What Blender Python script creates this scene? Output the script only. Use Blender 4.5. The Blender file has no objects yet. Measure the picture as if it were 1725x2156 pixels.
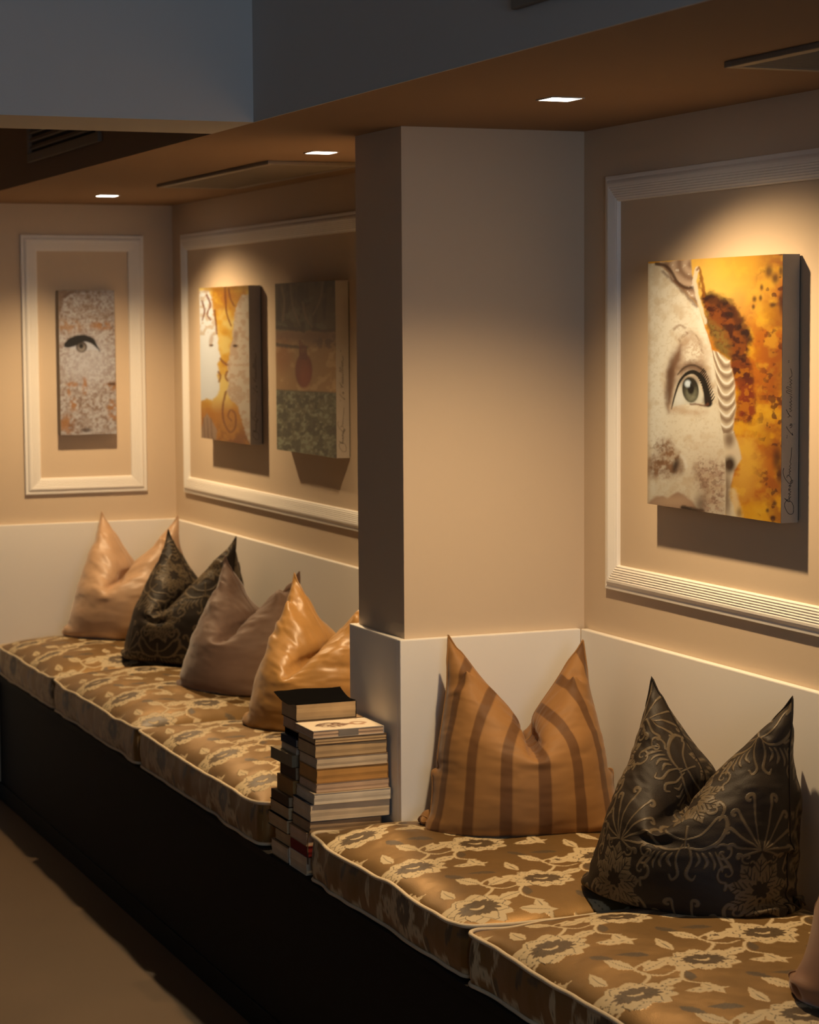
import bpy, bmesh, math
import numpy as np
from mathutils import Matrix, Vector

SC = bpy.context.scene
COL = SC.collection

# ------------------------------------------------------------------ camera, world, daylight, exposure
EYE = 1.90                                   # camera height above the floor (m)
FPX, YAW, PITCH, ROLL = 4724.9, 0.3917, -0.0833, -0.0064
def camera():
    cy, sy = math.cos(YAW), math.sin(YAW)
    f = Vector((sy*math.cos(PITCH), cy*math.cos(PITCH), math.sin(PITCH)))
    r = Vector((cy, -sy, 0)); u = r.cross(f)
    r2 = math.cos(ROLL)*r + math.sin(ROLL)*u
    u2 = -math.sin(ROLL)*r + math.cos(ROLL)*u
    cd = bpy.data.cameras.new('camera'); co = bpy.data.objects.new('camera', cd); COL.objects.link(co)
    m = Matrix((r2, u2, -f)).transposed().to_4x4(); m.translation = (0, 0, EYE)
    co.matrix_world = m
    cd.sensor_fit = 'HORIZONTAL'; cd.sensor_width = 36; cd.lens = FPX*36/1725
    cd.clip_start = .05; cd.clip_end = 60
    cd.dof.use_dof = True; cd.dof.focus_distance = 4.9; cd.dof.aperture_fstop = 9.0
    SC.camera = co
camera()

W = bpy.data.worlds.new('world'); SC.world = W; W.use_nodes = True
W.node_tree.nodes['Background'].inputs[0].default_value = (.42, .56, .80, 1)
W.node_tree.nodes['Background'].inputs[1].default_value = .012

WARM = (1.0, .69, .37)
def area_light(name, loc, rot, sx, sy, energy, color):
    l = bpy.data.lights.new(name, 'AREA'); l.shape = 'RECTANGLE'; l.size = sx; l.size_y = sy
    l.energy = energy; l.color = color
    o = bpy.data.objects.new(name, l); o.location = loc; o.rotation_euler = rot; COL.objects.link(o); return o
# daylight falling through the window in the wall behind the camera
area_light('window_daylight', (.4, -2.42, 1.9), (math.radians(90), 0, 0), 2.1, 1.7, 48, (.62, .80, 1.0))

SC.view_settings.view_transform = 'Standard'
SC.view_settings.look = 'None'
SC.view_settings.gamma = 1
SC.view_settings.use_curve_mapping = False
SC.view_settings.exposure = 0.0
SC.cycles.use_light_tree = False; SC.cycles.max_bounces = 6; SC.cycles.diffuse_bounces = 4; SC.cycles.glossy_bounces = 2

# ------------------------------------------------------------------ helpers
XW, XP, YP, YP2, YF = 2.6393, 2.1318, 5.2, 5.5175, 8.9151     # wall, pillar, far wall planes
ZC, ZW = .4903 + EYE, -.7907 + EYE                             # soffit underside, wainscot top
XS = 1.756                                                     # soffit edge
ZB = .512                                                      # bench board top
XB = 1.872                                                     # bench front

def tag(o, label=None, cat=None, group=None, kind=None):
    if label: o['label'] = label
    if cat: o['category'] = cat
    if group: o['group'] = group
    if kind: o['kind'] = kind
    return o
def empty(name, loc=(0, 0, 0), rz=0.):
    o = bpy.data.objects.new(name, None); o.location = loc; o.rotation_euler = (0, 0, rz)
    o.empty_display_size = .05; COL.objects.link(o); return o
def link(name, me, mat, parent=None):
    o = bpy.data.objects.new(name, me); COL.objects.link(o)
    if mat is not None and not me.materials: me.materials.append(mat)
    if parent is not None: o.parent = parent
    return o
def mesh_np(name, V, Q, smooth=True, attrs=None):
    V = np.ascontiguousarray(V, dtype=np.float32); Q = np.ascontiguousarray(Q, dtype=np.int32)
    k = Q.shape[1]; me = bpy.data.meshes.new(name)
    me.vertices.add(len(V)); me.vertices.foreach_set('co', V.ravel())
    me.loops.add(Q.size); me.loops.foreach_set('vertex_index', Q.ravel())
    me.polygons.add(len(Q)); me.polygons.foreach_set('loop_start', np.arange(0, Q.size, k, dtype=np.int32))
    me.polygons.foreach_set('use_smooth', np.full(len(Q), smooth, dtype=bool))
    for nm, c in (attrs or {}).items():
        a = me.attributes.new(nm, 'FLOAT_COLOR', 'POINT')
        c4 = np.ones((len(V), 4), dtype=np.float32); c4[:, :c.shape[1]] = c
        a.data.foreach_set('color', c4.ravel())
    me.update(calc_edges=True); me.validate()
    return me
def grid_q(nu, nv, off=0, flip=False):
    idx = np.arange(nu*nv).reshape(nv, nu) + off
    q = np.stack([idx[:-1, :-1], idx[:-1, 1:], idx[1:, 1:], idx[1:, :-1]], -1).reshape(-1, 4)
    return q[:, ::-1] if flip else q
def bm_mesh(name, bm, smooth=False):
    me = bpy.data.meshes.new(name); bm.normal_update(); bm.to_mesh(me); bm.free()
    if smooth:
        for p in me.polygons: p.use_smooth = True
    return me
def bm_box(bm, x0, x1, y0, y1, z0, z1, bev=0.):
    vs = [bm.verts.new((x, y, z)) for z in (z0, z1) for y in (y0, y1) for x in (x0, x1)]
    fs = [(0, 2, 3, 1), (4, 5, 7, 6), (0, 1, 5, 4), (2, 6, 7, 3), (0, 4, 6, 2), (1, 3, 7, 5)]
    faces = [bm.faces.new([vs[i] for i in f]) for f in fs]
    if bev:
        es = list({e for f in faces for e in f.edges})
        bmesh.ops.bevel(bm, geom=es, offset=bev, segments=2, affect='EDGES', profile=.6)
def box(name, x0, x1, y0, y1, z0, z1, mat, parent=None, bev=0.):
    bm = bmesh.new(); bm_box(bm, x0, x1, y0, y1, z0, z1, bev)
    return link(name, bm_mesh(name, bm), mat, parent)
def tube_np(P, r, k=8, closed=False, rad=None):
    P = np.asarray(P, float); n = len(P)
    if closed: T = np.roll(P, -1, 0) - np.roll(P, 1, 0)
    else: T = np.gradient(P, axis=0)
    T /= np.linalg.norm(T, axis=1)[:, None] + 1e-12
    up = np.array((0, 0, 1.)) if abs(T[:, 2]).mean() < .8 else np.array((1., 0, 0))
    A = np.cross(T, up); A /= np.linalg.norm(A, axis=1)[:, None] + 1e-9
    B = np.cross(A, T)
    th = np.linspace(0, 2*np.pi, k, endpoint=False)
    rr = (np.full(n, r) if rad is None else rad)[:, None, None]
    V = P[:, None, :] + rr*(np.cos(th)[None, :, None]*A[:, None, :] + np.sin(th)[None, :, None]*B[:, None, :])
    i = np.arange(n if closed else n-1)[:, None]; j = np.arange(k)[None, :]
    i2 = (i+1) % n; j2 = (j+1) % k
    Q = np.stack([i*k+j, i*k+j2, i2*k+j2, i2*k+j], -1).reshape(-1, 4)
    return V.reshape(-1, 3), Q
def tube(name, P, r, mat, parent=None, k=8, closed=False):
    V, Q = tube_np(P, r, k, closed)
    return link(name, mesh_np(name, V, Q), mat, parent)

def vnoise(x, y, seed=0):
    xi = np.floor(x).astype(np.int64); yi = np.floor(y).astype(np.int64); fx = x-xi; fy = y-yi
    fx = fx*fx*(3-2*fx); fy = fy*fy*(3-2*fy)
    def h(a, b):
        n = (a*374761393 + b*668265263 + seed*974634777) & 0xffffffff
        n = ((n ^ (n >> 13))*1274126177) & 0xffffffff
        return ((n ^ (n >> 16)) & 0xffff)/65535.
    return (h(xi, yi)*(1-fx)+h(xi+1, yi)*fx)*(1-fy) + (h(xi, yi+1)*(1-fx)+h(xi+1, yi+1)*fx)*fy
def fbm(x, y, seed=0, oc=4):
    s = 0; a = .5; t = 0
    for o in range(oc):
        s = s + a*vnoise(x*2**o, y*2**o, seed+o*17); t += a; a *= .5
    return s/t
def sstep(a, b, x):
    t = np.clip((x-a)/(b-a), 0, 1); return t*t*(3-2*t)

# ------------------------------------------------------------------ materials
def nodes(m):
    m.use_nodes = True; return m.node_tree, m.node_tree.nodes['Principled BSDF']
def plain(name, col, rough=.6, var=.06, scale=12., bump=0., metallic=0., sheen=0., bscale=None, spec=.4):
    """a base colour with procedural cloudy variation and fine relief"""
    m = bpy.data.materials.new(name); nt, p = nodes(m)
    tc = nt.nodes.new('ShaderNodeTexCoord')
    nz = nt.nodes.new('ShaderNodeTexNoise'); nz.inputs['Scale'].default_value = scale; nz.inputs['Detail'].default_value = 2
    nt.links.new(tc.outputs['Object'], nz.inputs['Vector'])
    mx = nt.nodes.new('ShaderNodeMix'); mx.data_type = 'RGBA'
    mx.inputs[6].default_value = (*[c*(1-var) for c in col], 1); mx.inputs[7].default_value = (*[min(1, c*(1+var)) for c in col], 1)
    nt.links.new(nz.outputs['Fac'], mx.inputs[0]); nt.links.new(mx.outputs[2], p.inputs['Base Color'])
    p.inputs['Roughness'].default_value = rough; p.inputs['Metallic'].default_value = metallic
    p.inputs['Specular IOR Level'].default_value = spec
    if sheen: p.inputs['Sheen Weight'].default_value = sheen
    if bump:
        n2 = nt.nodes.new('ShaderNodeTexNoise'); n2.inputs['Scale'].default_value = bscale or scale*20
        nt.links.new(tc.outputs['Object'], n2.inputs['Vector'])
        b = nt.nodes.new('ShaderNodeBump'); b.inputs['Strength'].default_value = bump; b.inputs['Distance'].default_value = .002
        nt.links.new(n2.outputs['Fac'], b.inputs['Height']); nt.links.new(b.outputs['Normal'], p.inputs['Normal'])
    return m
def fabric(name, ground, motif, dark, r_ground=.5, r_motif=.6, sheen=.2, bump=.4, var=.12, metal=0., spec=.5):
    """woven damask: attribute 'pat' (R motif, G dark motif, B outline) picks the weave"""
    m = bpy.data.materials.new(name); nt, p = nodes(m); L = nt.links
    at = nt.nodes.new('ShaderNodeAttribute'); at.attribute_name = 'pat'
    sp = nt.nodes.new('ShaderNodeSeparateColor'); L.new(at.outputs['Color'], sp.inputs[0])
    tc = nt.nodes.new('ShaderNodeTexCoord')
    nz = nt.nodes.new('ShaderNodeTexNoise'); nz.inputs['Scale'].default_value = 9; nz.inputs['Detail'].default_value = 3
    L.new(tc.outputs['Object'], nz.inputs['Vector'])
    def mix(a, b, f):
        x = nt.nodes.new('ShaderNodeMix'); x.data_type = 'RGBA'
        for s, v in ((6, a), (7, b)):
            if isinstance(v, tuple): x.inputs[s].default_value = (*v, 1)
            else: L.new(v, x.inputs[s])
        L.new(f, x.inputs[0]); return x.outputs[2]
    g = mix(tuple(c*(1-var) for c in ground), tuple(min(1, c*(1+var)) for c in ground), nz.outputs['Fac'])
    c1 = mix(g, motif, sp.outputs[0]); c2 = mix(c1, dark, sp.outputs[1]); c3 = mix(c2, tuple(.45*c for c in dark), sp.outputs[2])
    L.new(c3, p.inputs['Base Color'])
    mr = nt.nodes.new('ShaderNodeMapRange'); mr.inputs['To Min'].default_value = r_ground; mr.inputs['To Max'].default_value = r_motif
    L.new(sp.outputs[0], mr.inputs['Value']); L.new(mr.outputs[0], p.inputs['Roughness'])
    if metal:
        mm = nt.nodes.new('ShaderNodeMapRange'); mm.inputs['To Min'].default_value = metal; mm.inputs['To Max'].default_value = 0.
        sm = nt.nodes.new('ShaderNodeMath'); L.new(sp.outputs[0], sm.inputs[0]); L.new(sp.outputs[1], sm.inputs[1])
        L.new(sm.outputs[0], mm.inputs['Value']); L.new(mm.outputs[0], p.inputs['Metallic'])
    p.inputs['Sheen Weight'].default_value = sheen; p.inputs['Sheen Roughness'].default_value = .4
    p.inputs['Specular IOR Level'].default_value = spec
    wv = nt.nodes.new('ShaderNodeTexNoise'); wv.inputs['Scale'].default_value = 420
    L.new(tc.outputs['Object'], wv.inputs['Vector'])
    ad = nt.nodes.new('ShaderNodeMath'); ad.operation = 'MULTIPLY_ADD'; ad.inputs[1].default_value = .35
    L.new(wv.outputs['Fac'], ad.inputs[0]); L.new(sp.outputs[0], ad.inputs[2])
    b = nt.nodes.new('ShaderNodeBump'); b.inputs['Strength'].default_value = bump; b.inputs['Distance'].default_value = .0015
    L.new(ad.outputs[0], b.inputs['Height']); L.new(b.outputs['Normal'], p.inputs['Normal'])
    return m
def printed(name, rough=.45):
    m = bpy.data.materials.new(name); nt, p = nodes(m)
    at = nt.nodes.new('ShaderNodeAttribute'); at.attribute_name = 'print'
    nt.links.new(at.outputs['Color'], p.inputs['Base Color']); p.inputs['Roughness'].default_value = rough
    tc = nt.nodes.new('ShaderNodeTexCoord'); n2 = nt.nodes.new('ShaderNodeTexNoise'); n2.inputs['Scale'].default_value = 900
    nt.links.new(tc.outputs['Object'], n2.inputs['Vector'])
    b = nt.nodes.new('ShaderNodeBump'); b.inputs['Strength'].default_value = .12; b.inputs['Distance'].default_value = .001
    nt.links.new(n2.outputs['Fac'], b.inputs['Height']); nt.links.new(b.outputs['Normal'], p.inputs['Normal'])
    return m
def emitter(name, col, strength):
    m = bpy.data.materials.new(name); nt, p = nodes(m)
    p.inputs['Base Color'].default_value = (.9, .9, .9, 1)
    p.inputs['Emission Color'].default_value = (*col, 1); p.inputs['Emission Strength'].default_value = strength
    return m

M = {}
M['wall'] = plain('wall_paint', (.63, .505, .37), .8, .02, 3, spec=.2)
M['cream'] = plain('cream_lacquer', (.84, .81, .76), .45, .015, 4)
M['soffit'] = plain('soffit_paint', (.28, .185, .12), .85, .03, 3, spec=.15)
M['beam'] = plain('beam_paint', (.54, .53, .52), .85, .02, 3, spec=.15)
M['floor'] = plain('floor_screed', (.10, .060, .029), .6, .18, 2.2)
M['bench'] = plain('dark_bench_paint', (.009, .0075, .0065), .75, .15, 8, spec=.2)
M['vent'] = plain('vent_metal', (.20, .16, .12), .5, .05, 20)
M['vent_dark'] = plain('vent_shadow', (.03, .026, .022), .8, .05, 20)
M['lens'] = emitter('lamp_lens', (1, .90, .76), 14.)
M['steel'] = plain('lamp_trim', (.6, .55, .48), .4, .03, 30, metallic=.3)
M['ink'] = plain('ink', (.018, .015, .014), .6, .1, 30)  # signature strokes, also the painted shade in the gap behind each canvas
M['wrap'] = plain('canvas_wrap', (.30, .26, .22), .75, .06, 40, bump=.25, bscale=700)
M['glass'] = emitter('window_sky', (.55, .74, 1.0), .6)
M['print'] = printed('canvas_print')
# ------------------------------------------------------------------ the room
XL, YB, ZH = -3.6, -2.6, 3.45
def st(o): o['kind'] = 'structure'; return o
st(box('floor', XL, XW+.12, YB, YF+.12, -.1, 0, M['floor']))
st(box('wall_right', XW, XW+.12, YB, YF+.12, 0, ZH, M['wall']))
st(box('wall_far', XL, XW, YF, YF+.12, 0, ZH, M['wall']))
st(box('wall_left', XL-.12, XL, YB, YF+.12, 0, ZH, M['wall']))
# rear wall with a window opening
WXM = .4
bm = bmesh.new()
wx0, wx1, wz0, wz1 = -.7, 1.5, 1.0, 2.8
for a in ((XL, wx0, 0, ZH), (wx1, XW, 0, ZH), (wx0, wx1, 0, wz0), (wx0, wx1, wz1, ZH)):
    bm_box(bm, a[0], a[1], YB-.12, YB, a[2], a[3])
st(link('wall_back', bm_mesh('wall_back', bm), M['wall']))
w = st(empty('window_1', ((wx0+wx1)/2, YB, wz0)))
def wpart(n, x0, x1, y0, y1, z0, z1, m): 
    o = box(n, x0-w.location.x, x1-w.location.x, y0-YB, y1-YB, z0-wz0, z1-wz0, m, w); return o
for a in ((wx0, wx0+.05, wz0, wz1), (wx1-.05, wx1, wz0, wz1), (wx0+.05, wx1-.05, wz0, wz0+.05), (wx0+.05, wx1-.05, wz1-.05, wz1), (WXM-.03, WXM+.03, wz0+.05, wz1-.05)):
    wpart('window_frame', a[0], a[1], YB-.07, YB-.02, a[2], a[3], M['cream'])
for a in ((wx0+.05, WXM-.03), (WXM+.03, wx1-.05)):
    wpart('pane', a[0], a[1], YB-.055, YB-.05, wz0+.05, wz1-.05, M['glass'])
st(box('ceiling', XL, XW, YB, YF, ZH, ZH+.1, M['beam']))
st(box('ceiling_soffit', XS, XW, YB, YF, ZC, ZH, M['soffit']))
st(box('ceiling_beam', XL, XS, YP+.015, YP2+.045, ZC, ZH, M['beam']))
# soffit fascia painted like the beam
st(box('trim_fascia', XS-.004, XS, YB, YP+.015, ZC, ZH, M['beam']))
st(box('wall_pilaster', XP, XW, YP, YP2, ZB, ZC, M['wall']))
# wainscot panels with a rounded top lip
T = .020
def panel(n, *a): return st(box(n, *a, M['cream'], None, .003))
panel('trim_1', XW-T, XW, YB, YP-T, ZB, ZW)
panel('trim_2', XP-T, XW-T, YP-T, YP, ZB, ZW)
panel('trim_3', XP-T, XP, YP, YP2+T, ZB, ZW)
panel('trim_4', XP, XW-T, YP2, YP2+T, ZB, ZW)
panel('trim_5', XW-T, XW, YP2+T, YF-T, ZB, ZW)
panel('trim_6', XL, XW, YF-T, YF, ZB, ZW)
panel('trim_10', XL, XB, YF-T, YF, 0, ZB)

# picture mouldings: a fluted profile swept round a mitred rectangle; depth axis points off the wall
PROF = [(0, 0), (0, .0085), (.0015, .0102), (.008, .0108), (.010, .0096), (.012, .0108), (.016, .0140), (.020, .0158), (.026, .0160), (.029, .0142),
        (.0315, .0158), (.0345, .0132), (.0375, .0150), (.0405, .0125), (.0435, .0142), (.0465, .0118), (.0495, .0134), (.0525, .0110), (.0555, .0124), (.0590, .0095), (.0620, .0100), (.0645, .006), (.065, 0)]
def moulding(name, origin, ax, nrm, w, h):
    """origin lower corner, ax horizontal unit vector, nrm wall normal; four mitred rails"""
    root = st(empty(name, origin)); up = Vector((0, 0, 1)); ax = Vector(ax); nrm = Vector(nrm)
    def rail(p0, p1, dirv, inw):
        n = len(PROF); V = []; L = (p1-p0).length
        for e in (0, 1):
            for (d, hh) in PROF:
                base = p0 if e == 0 else p1
                V.append(base + dirv*(d if e == 0 else -d) + inw*d + nrm*hh)
        Q = [(i, i+1, n+i+1, n+i) for i in range(n-1)]
        me = bpy.data.meshes.new('moulding_rail'); me.from_pydata(V, [], Q); me.update()
        link('moulding_rail', me, M['cream'], root)
    a = Vector((0, 0, 0)); b = ax*w; c = b+up*h; d = up*h
    rail(a, b, ax, up); rail(b, c, up, -ax); rail(c, d, -ax, -up); rail(d, a, -up, ax)
    return root
FZ0, FH = -.673+EYE, 1.040
moulding('trim_7', (XW, 5.064, FZ0), (0, -1, 0), (-1, 0, 0), 1.86, FH)
moulding('trim_8', (XW, 8.772, FZ0), (0, -1, 0), (-1, 0, 0), 2.95, FH)
moulding('trim_9', (2.009, YF, FZ0), (1, 0, 0), (0, -1, 0), .505, FH)

# ------------------------------------------------------------------ recessed square downlights (their own light inside)
def downlight(x, y, energy, label, tilt=(.05, -.08), size=2.50, blend=1.):
    t = tag(empty('recessed_downlight', (x, y, ZC)), label, 'ceiling light', 'square downlights along the soffit')
    h = .036
    bm = bmesh.new()
    for a in ((-h-.004, h+.004, -h-.004, -h), (-h-.004, h+.004, h, h+.004), (-h-.004, -h, -h, h), (h, h+.004, -h, h)):
        bm_box(bm, a[0], a[1], a[2], a[3], -.0025, 0)
    link('trim_ring', bm_mesh('trim_ring', bm), M['steel'], t)
    box('lens', -h, h, -h, h, -.002, 0, M['lens'], t)
    l = bpy.data.lights.new('downlight_beam', 'SPOT'); l.energy = energy; l.color = WARM
    l.spot_size = size; l.spot_blend = blend; l.shadow_soft_size = .022
    o = bpy.data.objects.new('downlight_beam', l); COL.objects.link(o); o.parent = t; o.location = (0, 0, -.03)
    d = Vector((tilt[0], tilt[1], -1)); o.rotation_euler = d.to_track_quat('-Z', 'Y').to_euler()
downlight(2.205, 4.46, 108, 'square recessed downlight above the striped pillow, nearest in view', (-.05, -.16))
downlight(2.235, 6.05, 98, 'square recessed downlight just behind the pillar top', (-.03, -.12))
downlight(2.200, 8.28, 94, 'square recessed downlight in front of the far wall', (-.03, -.09))

# ------------------------------------------------------------------ air vents
def ceiling_vent(x0, x1, y0, y1, label, n):
    cx, cy = (x0+x1)/2, (y0+y1)/2; hx, hy = (x1-x0)/2, (y1-y0)/2
    t = tag(empty('ceiling_vent', (cx, cy, ZC)), label, 'air vent', 'long air vents in the soffit'); b = .026
    bm = bmesh.new()
    for a in ((-hx, hx, -hy, -hy+b), (-hx, hx, hy-b, hy), (-hx, -hx+b, -hy+b, hy-b), (hx-b, hx, -hy+b, hy-b)):
        bm_box(bm, *a, -.012, 0, .003)
    link('frame', bm_mesh('frame', bm), M['vent'], t)
    box('backing', -hx+b, hx-b, -hy+b, hy-b, -.0015, 0, M['vent_dark'], t)
    bm = bmesh.new()
    for i in range(n):
        y = -hy+b+(i+.5)*(2*hy-2*b)/n
        vs = [bm.verts.new((sx*(hx-b), y+dy, z)) for sx in (-1, 1) for dy, z in ((-.005, -.010), (.003, -.002), (.005, -.003), (-.003, -.011))]
        for k in range(4): bm.faces.new((vs[k], vs[(k+1) % 4], vs[4+(k+1) % 4], vs[4+k]))
    tag(link('louvre_slats', bm_mesh('louvre_slats', bm), M['vent'], t), kind='stuff')
ceiling_vent(2.19, 2.49, 6.39, 7.58, 'long rectangular air vent in the soffit of the far alcove', 70)
ceiling_vent(2.19, 2.49, 2.55, 3.735, 'long rectangular air vent in the soffit at the upper right', 70)
def wall_vent(y0, y1, z0, z1, xf, label, n):
    t = tag(empty('wall_vent', (xf, (y0+y1)/2, z0)), label, 'air vent', 'louvred vents on the bulkhead'); hy = (y1-y0)/2; h = z1-z0; b = .03
    bm = bmesh.new()
    for a in ((-hy, hy, 0, b), (-hy, hy, h-b, h), (-hy, -hy+b, b, h-b), (hy-b, hy, b, h-b)):
        bm_box(bm, -.014, 0, a[0], a[1], a[2], a[3], .003)
    link('frame', bm_mesh('frame', bm), M['vent'], t)
    box('backing', -.002, 0, -hy+b, hy-b, b, h-b, M['vent_dark'], t)
    bm = bmesh.new(); bm_box(bm, -.012, -.004, -hy+b, hy-b, -.007, .007, .001)
    me = bm_mesh('slat', bm)
    for i in range(n):
        s = link('slat', me, M['vent'], t); s.location = (0, 0, b+(i+.5)*(h-2*b)/n); s.rotation_euler = (0, .5, 0)
wall_vent(6.655, 7.60, .555+EYE, .80+EYE, XS, 'dark louvred vent up in the recess behind the blue beam', 7)
wall_vent(2.6, 3.716, .563+EYE, .80+EYE, XS-.004, 'dark louvred vent cropped by the top edge of the picture', 7)

# ------------------------------------------------------------------ bench
bx, by = XB, 3.2
t = tag(empty('bench', (XB, 5.0, 0)), 'long dark built-in bench running under the cushions', 'bench')
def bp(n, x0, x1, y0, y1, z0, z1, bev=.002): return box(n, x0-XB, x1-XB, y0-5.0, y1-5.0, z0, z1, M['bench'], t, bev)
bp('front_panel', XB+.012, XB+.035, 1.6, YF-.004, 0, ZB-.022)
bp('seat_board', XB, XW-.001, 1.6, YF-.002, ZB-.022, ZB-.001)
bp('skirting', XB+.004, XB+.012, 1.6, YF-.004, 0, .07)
# ------------------------------------------------------------------ printed canvases
TINT = np.array((1.0, .76, .48))
def ph(r, g, b, k=1.0):
    """pigment for a colour seen under the warm lamps"""
    c = (np.array((r, g, b))/255.)**2.2/TINT*k*.60
    return np.clip(c, .004, .9)
class Paint:
    """paints an attribute in the print's own frame; corners give that frame's units"""
    def __init__(s, nu, nv, tl, tr, bl, br):
        u, v = np.meshgrid(np.linspace(0, 1, nu), np.linspace(0, 1, nv)); s.u, s.v, s.nu, s.nv = u, v, nu, nv
        f = lambda i: (1-v)*((1-u)*tl[i]+u*tr[i]) + v*((1-u)*bl[i]+u*br[i])
        s.x, s.y = f(0), f(1); s.c = np.zeros((nv, nu, 3))
    def n(s, sc, seed=0, oc=4, ax=1., ay=1.): return fbm(s.x/sc*ax, s.y/sc*ay, seed, oc)
    def lay(s, mask, col):
        m = np.clip(mask, 0, 1)[..., None]; s.c = s.c*(1-m)+np.asarray(col)*m
    def ell(s, cx, cy, rx, ry, soft=.3, rot=0.):
        dx, dy = s.x-cx, s.y-cy; a = math.radians(rot); X = dx*math.cos(a)+dy*math.sin(a); Y = -dx*math.sin(a)+dy*math.cos(a)
        return 1-sstep(1-soft, 1+soft, np.sqrt((X/rx)**2+(Y/ry)**2))
    def poly(s, pts, soft=3., wob=0., seed=3):
        x, y = s.x, s.y
        if wob: x = x+(s.n(14, seed)-.5)*2*wob; y = y+(s.n(14, seed+5)-.5)*2*wob
        ins = np.zeros(x.shape, bool); dm = np.full(x.shape, 1e9)
        for (x0, y0), (x1, y1) in zip(pts, pts[1:]+pts[:1]):
            if y0 != y1:
                c = ((y0 > y) != (y1 > y)); ins ^= c & (x < (x1-x0)*(y-y0)/(y1-y0)+x0)
            dx, dy = x1-x0, y1-y0; t = np.clip(((x-x0)*dx+(y-y0)*dy)/(dx*dx+dy*dy+1e-9), 0, 1)
            dm = np.minimum(dm, np.hypot(x-x0-t*dx, y-y0-t*dy))
        return sstep(-soft, soft, np.where(ins, dm, -dm))
    def line(s, pts, w0, w1=None, soft=1.5, wob=0., seed=7):
        w1 = w0 if w1 is None else w1; x, y = s.x, s.y
        if wob: x = x+(s.n(8, seed)-.5)*2*wob; y = y+(s.n(8, seed+5)-.5)*2*wob
        m = np.zeros(x.shape); k = len(pts)-1
        for i, ((x0, y0), (x1, y1)) in enumerate(zip(pts, pts[1:])):
            dx, dy = x1-x0, y1-y0; t = np.clip(((x-x0)*dx+(y-y0)*dy)/(dx*dx+dy*dy+1e-9), 0, 1)
            w = w0+(w1-w0)*(i+t)/k
            m = np.maximum(m, 1-sstep(w-soft*.5, w+soft, np.hypot(x-x0-t*dx, y-y0-t*dy)))
        return m
def smooth_pts(pts, n=6):
    P = np.array(pts, float); k = len(P); out = []
    for i in range(k-1):
        p0, p1, p2, p3 = P[max(i-1, 0)], P[i], P[i+1], P[min(i+2, k-1)]
        for t in np.linspace(0, 1, n, endpoint=False):
            out.append(.5*((2*p1)+(-p0+p2)*t+(2*p0-5*p1+4*p2-p3)*t*t+(-p0+3*p1-3*p2+p3)*t**3))
    out.append(P[-1]); return [tuple(q) for q in out]

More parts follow.
